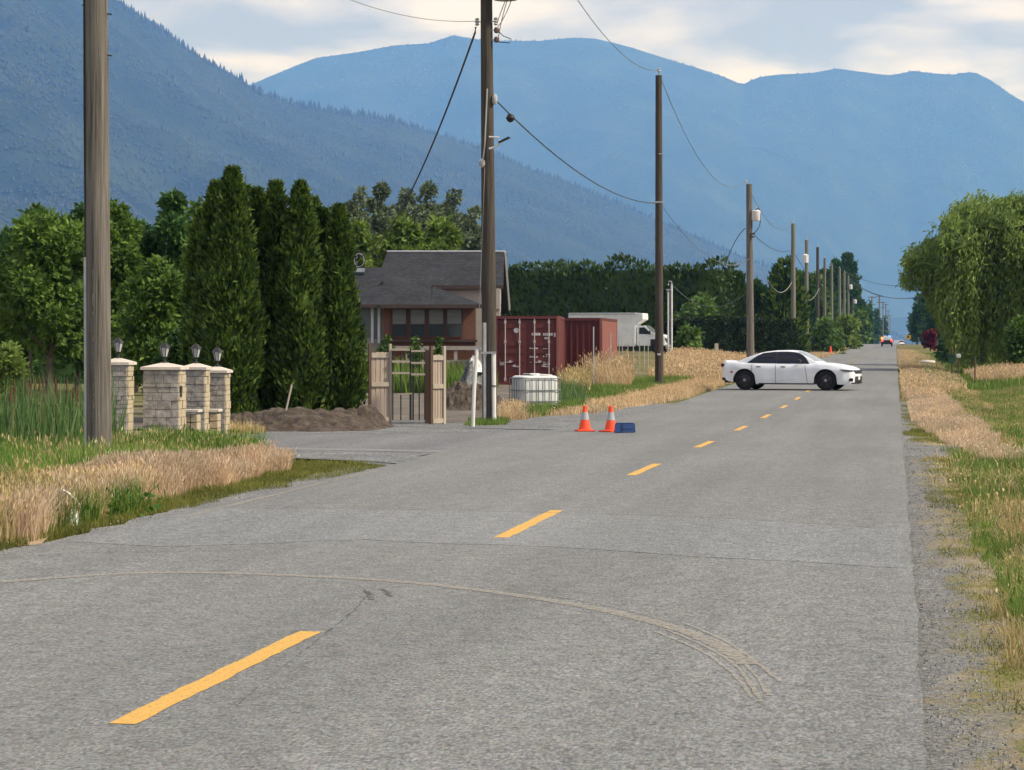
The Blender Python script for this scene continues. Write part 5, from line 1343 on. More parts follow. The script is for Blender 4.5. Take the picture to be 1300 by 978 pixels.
wire('upper wire crossing high over the road to the willow', wire_pts(W3(1072, 344, 409), W3(1160, 362, 330), 1.0), .035, M['cable'])
wire('double black cable crossing over the road to the willow', wire_pts(W3(1078, 354, 420), W3(1172, 376, 320), 1.6), .05, M['cable'])
wire('lower black cable crossing over the road towards the willow', wire_pts(W3(1079, 358, 420), W3(1172, 377, 320), 1.3), .04, M['cable'])
# two white service posts near the hedge
x, y = P(850.5, 150); sp = thing('service_post', 'pair of slim white metal posts with a meter head by the hedge', 'post', (x, y, Gf(x, y)))
hs_ = Z(361, 150) - Gf(x, y)
for q, hq in ((-.11, hs_ - .5), (.12, hs_)): MB().tube([(q, 0, -.2), (q, 0, hq)], .065, 8).build('pipe', M['white_trim'], sp, smooth=True)
MB().tube([(.12, 0, hs_), (.1, -.05, hs_ + .18), (-.06, -.05, hs_ + .2), (-.1, -.05, hs_ - .05)], .06, 6).build('weatherhead', M['galv'], sp)
MB().box((-.1, -.05, hs_ - .38), (.26, .12, .12)).build('bracket', M['galv'], sp)
wire('thin grey wire from the white service post to the transformer pole', wire_pts(W3(853, 361, 150), W3(948, 372, 142), 1.2), .02, M['wire'])
# concrete stub post, marker, white fence
def simple(name, label, cat, u, d, mesh, m, dz=0.0, rz=0.0, group=None):
    x, y = P(u, d); o = linkobj(name, mesh, m); o.location = (x, y, Gf(x, y) + dz); o.rotation_euler = (0, 0, rz); return tag(o, label, cat, group)
simple('concrete_post', 'short pale concrete post in front of the trimmed hedge', 'post', 909.5, 160, MB().box((0, 0, .35), (.27, .2, 1.3), taper=.92).mesh('concrete_post', .02), M['cap'])
simple('marker_cone', 'small orange marker standing by the poles beyond the sedan', 'marker', 1054.5, 255, MB().lathe([(.3, 0), (.3, .05), (.2, .06), (.06, .95), (.0, 1.0)], 10).mesh('marker_cone'), M['orange'])
for u, d, vt, lb in ((753.5, 80, 415, 'grey metal fence stake in the tall tan grass before the dark container'), (775, 86, 423, 'grey metal fence stake at the pink end of the dark container')):
    x, y = P(u, d); simple('fence_stake', lb, 'stake', u, d, MB().tube([(0, 0, -.2), (0, 0, Z(vt, d) - Gf(x, y))], .025, 6).mesh('fence_stake'), M['galv'])
for k, u in enumerate((786, 790, 797, 804, 812, 818, 823)):
    d = 92 + k * 3; x, y = P(u, d); simple('fence_stake', 'thin grey wire fence stake between tall grass and box truck', 'stake', u, d, MB().tube([(0, 0, -.2), (0, 0, Z(430 + k % 3 * 4, d) - Gf(x, y))], .022, 6).mesh('fence_stake'), M['galv'], group='wire fence stakes by the truck')
# right side small things
x, y = P(1209, 108); mbx = thing('mailbox', 'dark green mailbox on a post in the right verge', 'mailbox', (x, y, Gf(x, y)))
mh = Z(450, 108) - Gf(x, y)
MB().tube([(0, 0, -.2), (0, 0, Z(441, 108) - Gf(x, y))], .05, 6).build('post', M['dark_wood'], mbx)
MB().box((-.06, -.05, mh - .2), (.30, .4, .46)).build('box', M['green_box'], mbx, .04)
MB().box((-.06, -.26, mh - .1), (.22, .02, .10)).build('door', M['dark_plastic'], mbx)
x, y = P(1217, 109); mb2 = thing('letter_box', 'small white box beside the green mailbox', 'mailbox', (x, y, Gf(x, y)))
MB().box((0, 0, Z(452, 109) - Gf(x, y)), (.22, .3, .2)).build('box', M['white_trim'], mb2, .03); MB().tube([(0, 0, -.2), (0, 0, Z(454, 109) - Gf(x, y))], .04, 6).build('post', M['dark_wood'], mb2)
x, y = P(1237.5, 100); simple('fence_post', 'thin dark fence post in the green verge grass by the willow', 'post', 1237.5, 100, MB().tube([(0, 0, -.2), (.02, 0, Z(455, 100) - Gf(x, y))], .035, 6).mesh('fence_post'), M['dark_wood'])
simple('concrete_slab', 'pale oval concrete slab lying in the right verge', 'slab', 1177, 142, MB().lathe([(.50, 0), (.52, .08), (.46, .17), (.0, .2)], 18).mesh('concrete_slab', smooth=True), M['cap'], .32)
x, y = P(1153, 520); ys_ = thing('road_sign', 'yellow round faced sign far down the road verge', 'sign', (x, y, Gf(x, y)))
zz = Z(428, 520) - Gf(x, y); MB().tube([(0, .06, -.2), (0, .06, zz + .4)], .06, 6).build('post', M['galv'], ys_)
MB().tube([(0, 0, zz), (0, -.06, zz)], .62, 18).build('plate', M['sign_yellow'], ys_); MB().tube([(0, -.065, zz), (0, -.08, zz)], .25, 10).build('symbol', M['black'], ys_)
x, y = P(1166.5, 480); ws_ = thing('road_sign', 'small white sign plate far down the road verge', 'sign', (x, y, Gf(x, y)))
zz = Z(427.5, 480) - Gf(x, y); MB().tube([(0, .06, -.2), (0, .06, zz + .3)], .05, 6).build('post', M['galv'], ws_); MB().box((0, 0, zz), (.62, .04, .75)).build('plate', M['white_trim'], ws_)

# ------------------------------------------------------------------ cars
def wheel(parent, x, y, z, R, w, side, hub=True):
    t = MB()
    prof = [(R * .66, -w / 2), (R * .92, -w / 2), (R, -w * .36), (R, w * .36), (R * .92, w / 2), (R * .66, w / 2)]
    t.lathe(prof, 24, cap=False)
    ty = t.build('wheel', M['tyre'], parent, smooth=True)
    ty.location = (x, y, z); ty.rotation_euler = (math.radians(90) * side, 0, 0)
    rm = MB(); rm.lathe([(R * .67, -w * .3), (R * .67, w * .40), (R * .60, w * .40), (R * .56, w * .2), (R * .2, w * .28), (R * .1, w * .36)], 20); rm.build('rim', M['rim'], ty, smooth=True)
    sp_ = MB()
    for k in range(5):
        a_ = k * 2 * math.pi / 5; sp_.box((R * .36 * math.cos(a_), R * .36 * math.sin(a_), w * .40), (R * .5, R * .16, w * .10), rz=a_)
    sp_.build('spokes', M['rim'], ty)
    if hub: MB().lathe([(R * .17, w * .40), (R * .14, w * .48), (0, w * .49)], 10).build('hub_cap', M['rim_hub'], ty)
    return ty
def sedan(label, loc, rz):
    o = thing('sedan_car', label, 'car', loc, rz)
    Rw, xr, xf = .365, -1.58, 1.47
    xs = np.unique(np.concatenate([np.linspace(-2.50, 2.50, 101), [xr - .45, xr + .45, xf - .45, xf + .45]]))
    top = lambda x: np.interp(x, [-2.50, -2.47, -2.43, -2.05, -1.6, -1.0, 0, .8, 1.12, 1.5, 1.9, 2.2, 2.38, 2.46, 2.50], [.80, .98, 1.065, 1.04, 1.01, .985, .965, .975, 1.00, .975, .925, .865, .80, .73, .62])
    bot = lambda x: np.interp(x, [-2.50, -2.42, -2.2, -1.9, -1, 1, 1.9, 2.25, 2.45, 2.50], [.56, .42, .32, .25, .215, .215, .22, .21, .23, .34])
    half = lambda x: np.interp(x, [-2.50, -2.44, -2.3, -1.9, -1.2, 0, 1, 1.7, 2.1, 2.35, 2.46, 2.50], [.70, .80, .87, .93, .945, .945, .945, .94, .90, .81, .70, .58])
    arch = .43
    def low(x):
        b_ = bot(x)
        for wx in (xr, xf):
            dxx = abs(x - wx)
            if dxx < arch: b_ = max(b_, .365 + math.sqrt(arch ** 2 - dxx ** 2) * .98)
        return b_
    rows = [0, .12, .25, .4, .55, .68, .8, .9, .97, 1.0]
    def sec(z, zt, hw):
        """half width at height z"""
        q = np.clip((z - .2) / (zt - .2), 0, 1)
        return hw * np.interp(q, [0, .12, .35, .62, .74, .80, .93, 1.0], [.93, .965, .985, .985, 1.0, .985, .95, .90])
    V = []; nrow = len(rows); ntop = 5
    for x in xs:
        zt, hw, lo_ = float(top(x)), float(half(x)), low(x)
        for s in (1,):
            pts = []
            for q in rows:
                z = lo_ + (zt - .015 - lo_) * q; pts.append((x, -float(sec(z, zt, hw)), z))
            yt = -pts[-1][1]
            for k in range(1, ntop + 1):
                y_ = yt * (1 - k / ntop); pts.append((x, -y_, zt - .015 + .045 * (1 - (y_ / yt) ** 2) * (1 if x > 1 or x < -1.6 else .2)))
            V += pts
    nr = nrow + ntop; V = np.array(V); n = len(xs)
    F = grid_faces(n, nr); V2 = V.copy(); V2[:, 1] *= -1
    # both halves, ends closed, underside closed by a floor box
    allV = np.concatenate([V, V2]); F2 = F[:, ::-1] + len(V)
    ends = []
    for i in (0, n - 1):
        ring = [i * nr + j for j in range(nr)] + [len(V) + i * nr + j for j in range(nr - 2, -1, -1)]
        ends.append(ring)
    me = bpy.data.meshes.new('body'); me.from_pydata(allV.tolist(), [], F.tolist() + F2.tolist() + ends)
    bm = bmesh.new(); bm.from_mesh(me); bmesh.ops.remove_doubles(bm, verts=bm.verts, dist=.0005); bmesh.ops.recalc_face_normals(bm, faces=bm.faces); bm.to_mesh(me); bm.free()
    for p in me.polygons: p.use_smooth = True
    try: me.set_sharp_from_angle(angle=math.radians(38))
    except Exception: pass
    body = linkobj('body', me, M['white_paint'], o)
    MB().box((0, 0, .33), (3.0 - .75, 1.72, .22)).box((2.1, 0, .36), (.6, 1.4, .22)).box((-2.15, 0, .38), (.5, 1.4, .24)).box((xr, 0, .52), (1.0, 1.25, .5)).box((xf, 0, .52), (1.0, 1.25, .5)).build('underbody', M['dark_plastic'], o)
    for wx in (xr, xf):
        for s in (-1, 1):
            lin = MB(); pts = [(wx + arch * 1.01 * math.cos(a_), .365 + arch * 1.0 * math.sin(a_)) for a_ in np.linspace(0, math.pi, 14)]
            vs = []
            for px, pz in pts: vs += [(px, s * .60, pz), (px, s * .915, pz)]
            lin.add(vs, [(2 * i, 2 * i + 1, 2 * i + 3, 2 * i + 2) for i in range(13)]); lin.build('wheel_arch', M['dark_plastic'], o)
            wheel(o, wx, s * .80, Rw, Rw, .24, -1 if s > 0 else 1)
    # greenhouse
    cab = lambda x: float(np.interp(x, [-1.98, -1.8, -1.5, -1.2, -.9, -.5, 0, .3, .5, .8, 1.14], [1.03, 1.10, 1.235, 1.345, 1.415, 1.465, 1.475, 1.45, 1.395, 1.235, 1.01]))
    cxs = np.unique(np.concatenate([np.linspace(-1.98, 1.14, 53), [-1.36, -.42, -.34, .62, .36, 1.06, -1.1, -1.86]]))
    ks = [(.885, 0), (.875, .06), (.84, .30), (.79, .58), (.74, .80), (.68, .92), (.50, .985), (.25, 1.0), (0, 1.003)]
    cv = []
    for x in cxs:
        zb = float(top(x)) - .03; h = max(.01, cab(x) - zb); wn_ = float(np.interp(x, [-1.98, -1.4, -.5, .4, 1.14], [.86, .95, 1.0, 1.0, .93]))
        hmax = 1.475 - zb
        for y_, q in ks:
            yy_ = .885 + (y_ - .885) * min(1, h / hmax) if y_ > .6 else y_ * (1 + .25 * (1 - min(1, h / hmax)))
            cv.append((x, -yy_ * wn_ * .955, zb + h * q))
    cv = np.array(cv); nk = len(ks); nc = len(cxs)
    groups = {'roof': [], 'windshield': [], 'rear_window': []}
    for i in range(nc - 1):
        xm = (cxs[i] + cxs[i + 1]) / 2
        for j in range(nk - 1):
            f = (i * nk + j, (i + 1) * nk + j, (i + 1) * nk + j + 1, i * nk + j + 1)
            if j >= 5 and .36 < xm < 1.06: groups['windshield'].append(f)
            elif j >= 5 and -1.86 < xm < -1.1: groups['rear_window'].append(f)
            else: groups['roof'].append(f)
    def cabpart(name, fs, m, sides):
        vs = cv.tolist(); fl = []
        if 1 in sides: fl += fs
        if -1 in sides:
            vs = vs + (cv * np.array([1, -1, 1])).tolist(); fl += [tuple(k + len(cv) for k in f[::-1]) for f in fs]
        me = bpy.data.meshes.new(name); me.from_pydata(vs, [], fl)
        bm = bmesh.new(); bm.from_mesh(me); bmesh.ops.delete(bm, geom=[v for v in bm.verts if not v.link_faces], context='VERTS'); bmesh.ops.remove_doubles(bm, verts=bm.verts, dist=.0005); bmesh.ops.recalc_face_normals(bm, faces=bm.faces); bm.to_mesh(me); bm.free()
        for p in me.polygons: p.use_smooth = True
        return linkobj(name, me, m, o)
    cabpart('roof', groups['roof'], M['white_paint'], (1, -1))
    cabpart('windshield', groups['windshield'], M['screen_glass'], (1, -1)); cabpart('rear_window', groups['rear_window'], M['car_glass'], (1, -1))
    for s in (1, -1):
        def surf(x, q, off):
            zb = float(top(x)) - .03; h = max(.01, cab(x) - zb); wn_ = float(np.interp(x, [-1.98, -1.4, -.5, .4, 1.14], [.86, .95, 1.0, 1.0, .93])); hmax = 1.475 - zb
            y_ = float(np.interp(q, [k_[1] for k_ in ks], [k_[0] for k_ in ks])); yy_ = .885 + (y_ - .885) * min(1, h / hmax)
            return (x, -s * (yy_ * wn_ * .955 + off), zb + h * q + off * .3)
        qup = lambda x: float(np.interp(x, [-1.50, -1.44, -1.30, -1.1, -.9, .45, .62, .74, .84], [.085, .22, .50, .74, .86, .86, .80, .60, .085]))
        def glass(name, x0, x1, m, off):
            xs_ = np.linspace(x0, x1, 26); vs = []; fs = []
            for x in xs_:
                for w_ in np.linspace(0, 1, 6): vs.append(surf(x, .075 + (qup(x) - .075) * w_, off))
            fs = [tuple(f) for f in grid_faces(26, 6)]
            ob = MB().add(vs, fs).build(name, m, o, smooth=True); return ob
        glass('side_window', -1.50, -.41, M['car_glass'], .010); glass('side_window', -.345, .84, M['car_glass'], .010); glass('door_pillar', -.415, -.34, M['dark_plastic'], .008)
        trim = [surf(x, qup(x) + .02, .012) for x in np.linspace(-1.5, .84, 40)]
        MB().tube(trim, .009, 5).build('window_trim', M['dark_plastic'], o)
    # seams, handles, lamps, grille, mirrors
    def side_y(x, z): return float(sec(z, float(top(x)), float(half(x))))
    for s in (-1, 1):
        for x in (-1.30, -.40, .70):
            if x == -1.30: zs = np.linspace(.70, .97, 6)
            else: zs = np.linspace(.25, .95, 9)
            pts = [(x + (.10 * (1 - (z - .25) / .7) if x > .5 else 0), s * (side_y(x, z) + .001), z) for z in zs]
            MB().tube(pts, .008, 4).build('door_seam', M['dark_plastic'], o)
        for x in (-1.05, -.12):
            MB().box((x, s * (side_y(x, .86) + .012), .86), (.17, .03, .035)).build('door_handle', M['dark_plastic'], o, .008)
        mz = MB().lathe([(0, -.13), (.07, -.09), (.085, .02), (.06, .1), (0, .12)], 10).build('mirror', M['dark_plastic'], o, smooth=True); mz.location = (.52, s * .99, 1.06); mz.rotation_euler = (math.radians(90), 0, 0)
        hl = MB(); hp = [(x_h, s * (side_y(x_h, z_h) + .012), z_h) for x_h in (2.0, 2.12, 2.24, 2.34, 2.42, 2.47, 2.50) for z_h in (.775 - .03 * (x_h - 2.0) * 2, .70 - .03 * (x_h - 2.0) * 2 + max(0, .10 - (x_h - 2.0)) * .5)]
        hl.add(hp, [(2 * i, 2 * i + 1, 2 * i + 3, 2 * i + 2) for i in range(6)]); hl.build('headlight', M['headlamp'], o)
        MB().box((2.36, s * (side_y(2.36, .38) + .0), .40), (.16, .03, .055)).build('fog_lamp', M['fog'], o, .01)
        MB().box((2.34, s * (side_y(2.34, .385) - .008), .39), (.26, .03, .12)).build('fog_recess', M['dark_plastic'], o, .01)
        MB().box((-2.43, s * (side_y(-2.42, .9) - .012), .91), (.17, .06, .12)).build('tail_light', M['tail_dark'], o, .01)
        MB().box((-1.98 - .1, s * (side_y(-2.08, .62) + .002), .66), (.10, .012, .06)).build('side_marker', M['tail'], o)
        MB().box((0, s * (side_y(0, .24) - .01), .235), (2.1, .03, .05)).build('sill', M['dark_plastic'], o)
    for s in (-1, 1):
        MB().tube([(x_c, s * (side_y(x_c, z_c) + .003), z_c) for x_c, z_c in ((-.95, .40), (-.2, .385), (.35, .40), (.52, .48), (.60, .62))], .010, 5).build('side_crease', M['white_paint'], o)
        MB().box((-2.36, s * (side_y(-2.3, .4) - .05), .40), (.2, .08, .12)).build('rear_valance', M['dark_plastic'], o, .02)
    MB().box((2.475, 0, .665), (.07, 1.1, .15)).build('grille', M['dark_plastic'], o, .02)
    MB().box((2.478, 0, .42), (.07, 1.2, .22)).build('lower_grille', M['dark_plastic'], o, .02)
    MB().box((2.44, 0, .27), (.12, 1.5, .04)).build('lip', M['dark_plastic'], o, .01)
    MB().box((2.52, 0, .46), (.015, .30, .15)).build('number_plate', M['white_trim'], o)
    MB().box((-2.39, 0, 1.075), (.12, 1.4, .016), ry=.12).build('spoiler', M['white_paint'], o, .01)
    return o
cxp, cyp = P(1005.5, 83.0)
sedan('white sedan with black wheels parked across the road', (cxp, cyp, float(road_h(cxp, cyp))), math.radians(-11))

# box truck in the yard
TD = 170.0
x, y = P(793, TD); g = Gf(x, y)
tr = thing('box_truck', 'white box truck parked behind the dark red container', 'truck', (x, y, g), YAW - math.radians(14))
sx = FPX / TD
# local x along truck to the right (front), length from columns
MB().box((-1.55, 0, 1.78), (5.2, 2.3, 2.55)).build('cargo_box', M['truck_white'], tr, .05)
MB().box((-1.55, 0, .42), (5.2, 1.0, .16)).build('chassis', M['dark_plastic'], tr)
MB().box((-1.55, -1.165, 2.98), (5.2, .03, .1)).build('roof_trim', M['galv'], tr)
MB().prism([(1.052, 2.20), (1.052, 3.06), (1.60, 3.02), (1.62, 2.55)], -1.14, 1.14, 'y').build('attic', M['truck_white'], tr, .03)
cab = [(1.1, .55), (1.1, 2.05), (1.75, 2.08), (2.35, 1.55), (3.15, 1.38), (3.28, 1.2), (3.30, .55)]
MB().prism(cab, -.98, .98, 'y').build('cab', M['white_paint'], tr, .05)
for s in (-1, 1):
    MB().prism([(1.30, 1.45), (1.32, 1.93), (1.72, 1.95), (2.18, 1.50), (2.16, 1.42)], s * .985, s * 1.0, 'y').build('side_window', M['car_glass'], tr)
    MB().box((2.15, s * 1.12, 1.55), (.1, .18, .3)).build('mirror', M['dark_plastic'], tr, .02)
    MB().box((3.27, s * .75, 1.05), (.1, .32, .22)).build('headlight', M['headlamp'], tr, .02)
    MB().box((2.65, s * .984, .78), (.95, .03, .55)).build('wheel_arch', M['dark_plastic'], tr, .05)
    wheel(tr, 2.65, s * .88, .40, .40, .26, -1 if s > 0 else 1); wheel(tr, -2.6, s * .88, .40, .40, .3, -1 if s > 0 else 1)
MB().add([(1.80, -.85, 2.075), (1.80, .85, 2.075), (2.40, .88, 1.56), (2.40, -.88, 1.56)], [(0, 1, 2, 3)]).build('windshield', M['screen_glass'], tr)
bpy.data.objects['windshield.001' if 'windshield.001' in bpy.data.objects else 'windshield'].location.z += .02
MB().box((3.3, 0, .95), (.06, 1.0, .3)).build('grille', M['dark_plastic'], tr, .02)
MB().box((3.36, 0, .55), (.12, 1.9, .2)).build('bumper', M['galv'], tr, .03)

# far vehicle with warning lights, seen from behind
def suv(label, loc, rz, paint, lit):
    o = thing('patrol_vehicle' if lit else 'parked_van', label, 'car' if lit else 'van', loc, rz)
    MB().prism([(-.95, .35), (-.97, .85), (-.90, 1.05), (.90, 1.05), (.97, .85), (.95, .35)], -2.3, 2.3, 'y').build('body', paint, o, .06)
    MB().prism([(-.86, 1.05), (-.68, 1.68), (.68, 1.68), (.86, 1.05)], -2.2, 1.0, 'y').build('cabin', M['white_paint'], o, .08)
    MB().prism([(-.72, 1.12), (-.6, 1.55), (.6, 1.55), (.72, 1.12)], -2.23, -2.21, 'y').build('rear_window', M['car_glass'] if not lit else M['white_paint'], o)
    for s in (-1, 1):
        for yy_ in (-1.45, 1.45): wheel(o, s * .82, yy_, .36, .36, .25, s, False).rotation_euler = (0, math.radians(90) * s, 0)
        MB().box((s * .78, -2.3, .95), (.3, .08, .34)).build('tail_light', M['taillit'] if lit else M['tail'], o, .02)
    MB().box((0, -2.33, .45), (1.7, .12, .2)).build('bumper', M['dark_plastic'], o, .03)
    if lit:
        MB().box((-.85, -2.2, 1.4), (.25, .1, .4)).build('amber_lamp', M['amber_lit'], o, .02)
        MB().box((-.3, 0, 1.76), (.6, .25, .14)).build('roof_lamp', M['cont_mark'], o, .02); MB().box((.42, 0, 1.76), (.5, .25, .18)).build('roof_lamp', M['blue_lit'], o, .02)
    return o
xv = -1.45; suv('distant patrol vehicle with lit red tail lamps and blue roof lamp', (xv, 385, float(road_h(xv, 385))), 0, M['dark_plastic'], True)
xv, yv_ = P(1140, 640); suv('distant white van beyond the road crest', (xv, yv_, float(road_h(-2, yv_))), .5, M['white_paint'], False)

# ------------------------------------------------------------------ cones and blue box
def cone(label, u, d):
    x, y = P(u, d); o = thing('traffic_cone', label, 'cone', (x, y, float(road_h(max(x, RL + .1), y)) if x > RL else hR(y) + .006), random.uniform(0, 1), 'traffic cones at the road edge')
    MB().box((0, 0, .016), (.36, .36, .03)).build('base', M['orange'], o, .012)
    H_ = .50; R_ = lambda z: .125 - (.125 - .034) * z / H_
    MB().lathe([(.15, .03), (R_(.03) + .005, .045), (R_(.23), .23)], 22).build('body', M['orange'], o, smooth=True)
    MB().lathe([(R_(.23) + .002, .232), (R_(.385) + .002, .385)], 22).build('collar', M['collar'], o, smooth=True)
    MB().lathe([(R_(.388), .387), (R_(.43), .43), (.044, .445), (.044, .50), (.034, .51)], 22).build('top', M['orange'], o, smooth=True)
    return o
cone('orange cone with grey collar standing apart from the blue panel', 742.5, 44.4)
cone('orange cone with grey collar directly beside the blue panel', 775.5, 44.0)
x, y = P(793.5, 43.2)
bx = thing('blue_panel', 'thin blue plastic panel propped on edge beside an orange cone', 'panel', (x, y, float(road_h(x, y))), YAW - .05)
MB().prism([(-.215, 0), (-.195, .19), (.19, .19), (.205, .012)], -.03, .03, 'y').build('shell', M['blue'], bx, .01)
MB().box((.06, -.036, .10), (.22, .008, .012)).build('print', M['blue_pale'], bx)
MB().box((-.055, -.034, .095), (.008, .010, .18)).build('ridge', M['dark_plastic'], bx)
MB().box((-.01, .0, .197), (.36, .05, .012)).build('lid', M['blue_pale'], bx, .006)
# litter
x, y = gp(92, 664)
lt = heap('plastic_litter', 'torn white plastic litter at the grass edge by the road', 94, 19.7, 17, .09, .12, M['plastic_bag'], 'litter', 31, rough=1.2); lt.location.z += .05
x, y = P(66, 19.9)
MB().tube(catmull([Vector((0, 0, .1)), Vector((.06, 0, .2)), Vector((.14, 0, .2)), Vector((.24, .05, .08))], 5), .012, 5).build('plastic_strip', M['plastic_bag'])
ps = bpy.data.objects['plastic_strip']; ps.location = (x, y, Gf(x, y) + .1); tag(ps, 'thin curled white plastic strip in the dry grass beside the litter', 'strip')

# ------------------------------------------------------------------ grass
def in_poly(px, py, poly):
    c = np.zeros(len(px), bool); n = len(poly); j = n - 1
    for i in range(n):
        xi, yi = poly[i]; xj, yj = poly[j]
        c ^= ((yi > py) != (yj > py)) & (px < (xj - xi) * (py - yi) / (yj - yi + 1e-12) + xi); j = i
    return c
def scatter(poly, n, seed, clump=0.0, cs=1.0, thr=.45, exclude=None):
    r = np.random.default_rng(seed); xs_ = [p[0] for p in poly]; ys_ = [p[1] for p in poly]
    px = r.uniform(min(xs_), max(xs_), n * 3); py = r.uniform(min(ys_), max(ys_), n * 3)
    amp = float(np.clip(.22 * min(max(xs_) - min(xs_), max(ys_) - min(ys_)), .1, 2.5))
    wx = (fbm(px / (amp * 2.5) + 31, py / (amp * 2.5) + 31, seed + 60, 3) - .5) * amp * 1.6; wy = (fbm(px / (amp * 2.5) + 57, py / (amp * 2.5) + 57, seed + 80, 3) - .5) * amp * 1.6
    k = in_poly(px + wx, py + wy, poly) & ~((px > RL - .02) & (px < RR + .02))
    if clump > 0:
        f = fbm(px / cs + 70, py / cs + 70, seed, 3); k &= (r.random(len(px)) < np.clip((f - thr) * 8 + .5, 1 - clump, 1))
    px, py = px[k][:n], py[k][:n]
    return px, py, r
def blades(px, py, r, h, w, lean=.35, hvar=.5, plume=0.0, z=None):
    n = len(px); pz = G(px, py) - .02 if z is None else z
    hh = h * (1 - hvar + 2 * hvar * r.random(n)) * (0.7 + .6 * fbm(px / .7 + 11, py / .7 + 11, 5, 2)) * (0.55 + .9 * fbm(px / 2.6 + 19, py / 2.6 + 19, 8, 3)); ww = w * (.6 + .8 * r.random(n))
    a = r.random(n) * 6.283; la = r.random(n) * 6.283; ln = hh * lean * r.random(n)
    sx_, sy_ = np.cos(a) * ww / 2, np.sin(a) * ww / 2
    lx, ly = np.cos(la) * ln, np.sin(la) * ln
    b0 = np.stack([px - sx_, py - sy_, pz], -1); b1 = np.stack([px + sx_, py + sy_, pz], -1)
    m0 = np.stack([px - sx_ * .8 + lx * .3, py - sy_ * .8 + ly * .3, pz + hh * .55], -1); m1 = np.stack([px + sx_ * .8 + lx * .3, py + sy_ * .8 + ly * .3, pz + hh * .55], -1)
    t = np.stack([px + lx, py + ly, pz + hh * (1 - .25 * (ln / hh))], -1)
    V = np.stack([b0, b1, m1, m0, t], 1).reshape(-1, 3); b = (np.arange(n) * 5)[:, None]
    out = [(V, [np.concatenate([b, b + 1, b + 2, b + 3], 1), np.concatenate([b + 3, b + 2, b + 4], 1)])]
    if plume > 0:
        k = r.random(n) < plume; m_ = int(k.sum())
        if m_:
            ax = np.stack([lx[k], ly[k], hh[k]], -1) + r.normal(0, .05, (m_, 3))
            out.append(leaves(t[k] - unit(ax) * .04, ax, .10 * min(1.5, h / .5), w * 2.6, r))
    return out
def grass(name, label, poly, n, h, w, m, seed, lean=.35, hvar=.5, plume=0.0, clump=0.0, cs=1.0, thr=.45):
    px, py, r = scatter(poly, n, seed, clump, cs, thr)
    V, F = merge(blades(px, py, r, h, w, lean, hvar, plume))
    o = linkobj(name, np_mesh(name, V, F), m); tag(o, label, 'grass', kind='stuff'); return o
# left verge before the driveway
grass('dry_grass', 'pinkish dry grass on the left verge before the driveway', [(-7.25, 16), (-7.3, 19), (-7.5, 23), (-7.8, 27.8), P(350, 30.3), P(300, 29.3), P(220, 27), P(120, 25), P(60, 23.5), P(50, 18)], 62000, .29, .0055, M['drypink'], 1, .5, .45, .6, .35, .9)
grass('straw_grass', 'straw coloured grass mixed into the left verge', [(-6.95, 13), (-7.0, 18), (-7.4, 22), P(120, 25), P(0, 23.5), P(-120, 20), P(-100, 15)], 22000, .30, .007, M['straw'], 2, .5, .5, .35, .5, .8)
grass('green_grass', 'lush bright green grass around the thick grey pole', [P(-150, 20.5), P(0, 23.2), P(120, 25.0), P(220, 27), P(285, 29), P(285, 31.3), P(150, 32.5), P(-150, 32.5)], 46000, .44, .010, M['bright'], 3, .55, .4, 0, .3, 1.0, .4)
grass('mixed_grass', 'greenish seeding grass in front of the lamp pillars', [P(170, 27), P(285, 29), P(300, 31.5), P(180, 33)], 9000, .36, .009, M['green'], 4, .45, .5, .3)
grass('mixed_grass', 'pale seeding grass in front of the lamp pillars', [P(120, 25.5), P(300, 29.3), P(310, 31.5), P(150, 32)], 6000, .36, .007, M['straw'], 5, .4, .4, .5)
grass('short_grass', 'short olive grass along the left road edge', [(-6.75, 9), (-6.8, 18), (-6.95, 22), (-6.55, 28.6), (-7.3, 29.9), (-8.3, 29.9), (-7.9, 25), (-7.5, 18), (-7.4, 9)], 46000, .09, .006, M['olive'], 6, .8, .5)
grass('weedy_grass', 'green weeds at the near end of the left verge', [(-6.95, 13), (-7.0, 18.5), (-7.3, 20.5), P(110, 22.5), P(0, 23.5), P(-120, 20), P(-100, 15)], 18000, .30, .011, M['green'], 7, .6, .5, 0, .8, .9, .5)
reed = grass('reeds', 'tall green reeds growing in the ditch beside the thick pole', [P(-80, 28), P(60, 28.5), P(125, 30), P(120, 34), P(-80, 34)], 1900, 1.0, .024, M['reed'], 8, .28, .22, 0, .5, 1.2)
px, py, r = scatter([P(-60, 29), P(90, 29.5), P(100, 34), P(-60, 34)], 26, 9)
cat_ = MB()
for a_, b_ in zip(px, py):
    g_ = Gf(a_, b_); h_ = r.uniform(1.0, 1.25); cat_.tube([(a_, b_, g_), (a_, b_, g_ + h_)], .005, 4, False); cat_.tube([(a_, b_, g_ + h_ - .22), (a_, b_, g_ + h_ - .06)], .013, 6)
tag(cat_.build('cattails', M['reedbrown']), 'brown cattail heads among the green reeds', 'reeds', kind='stuff')
grass('meadow_grass', 'rough green meadow grass beyond the reeds', [(-14, 6), (-14.5, 31), (-32, 31), (-32, 6)], 30000, .4, .02, M['green'], 45, .6, .5, 0, .4, 2.0)
grass('meadow_grass', 'straw and green grass at the near end of the left verge', [(-6.95, 3), (-7.0, 13.5), (-14.5, 16), (-14.5, 3)], 26000, .32, .010, M['straw'], 46, .6, .5, .2, .5, 1.2)
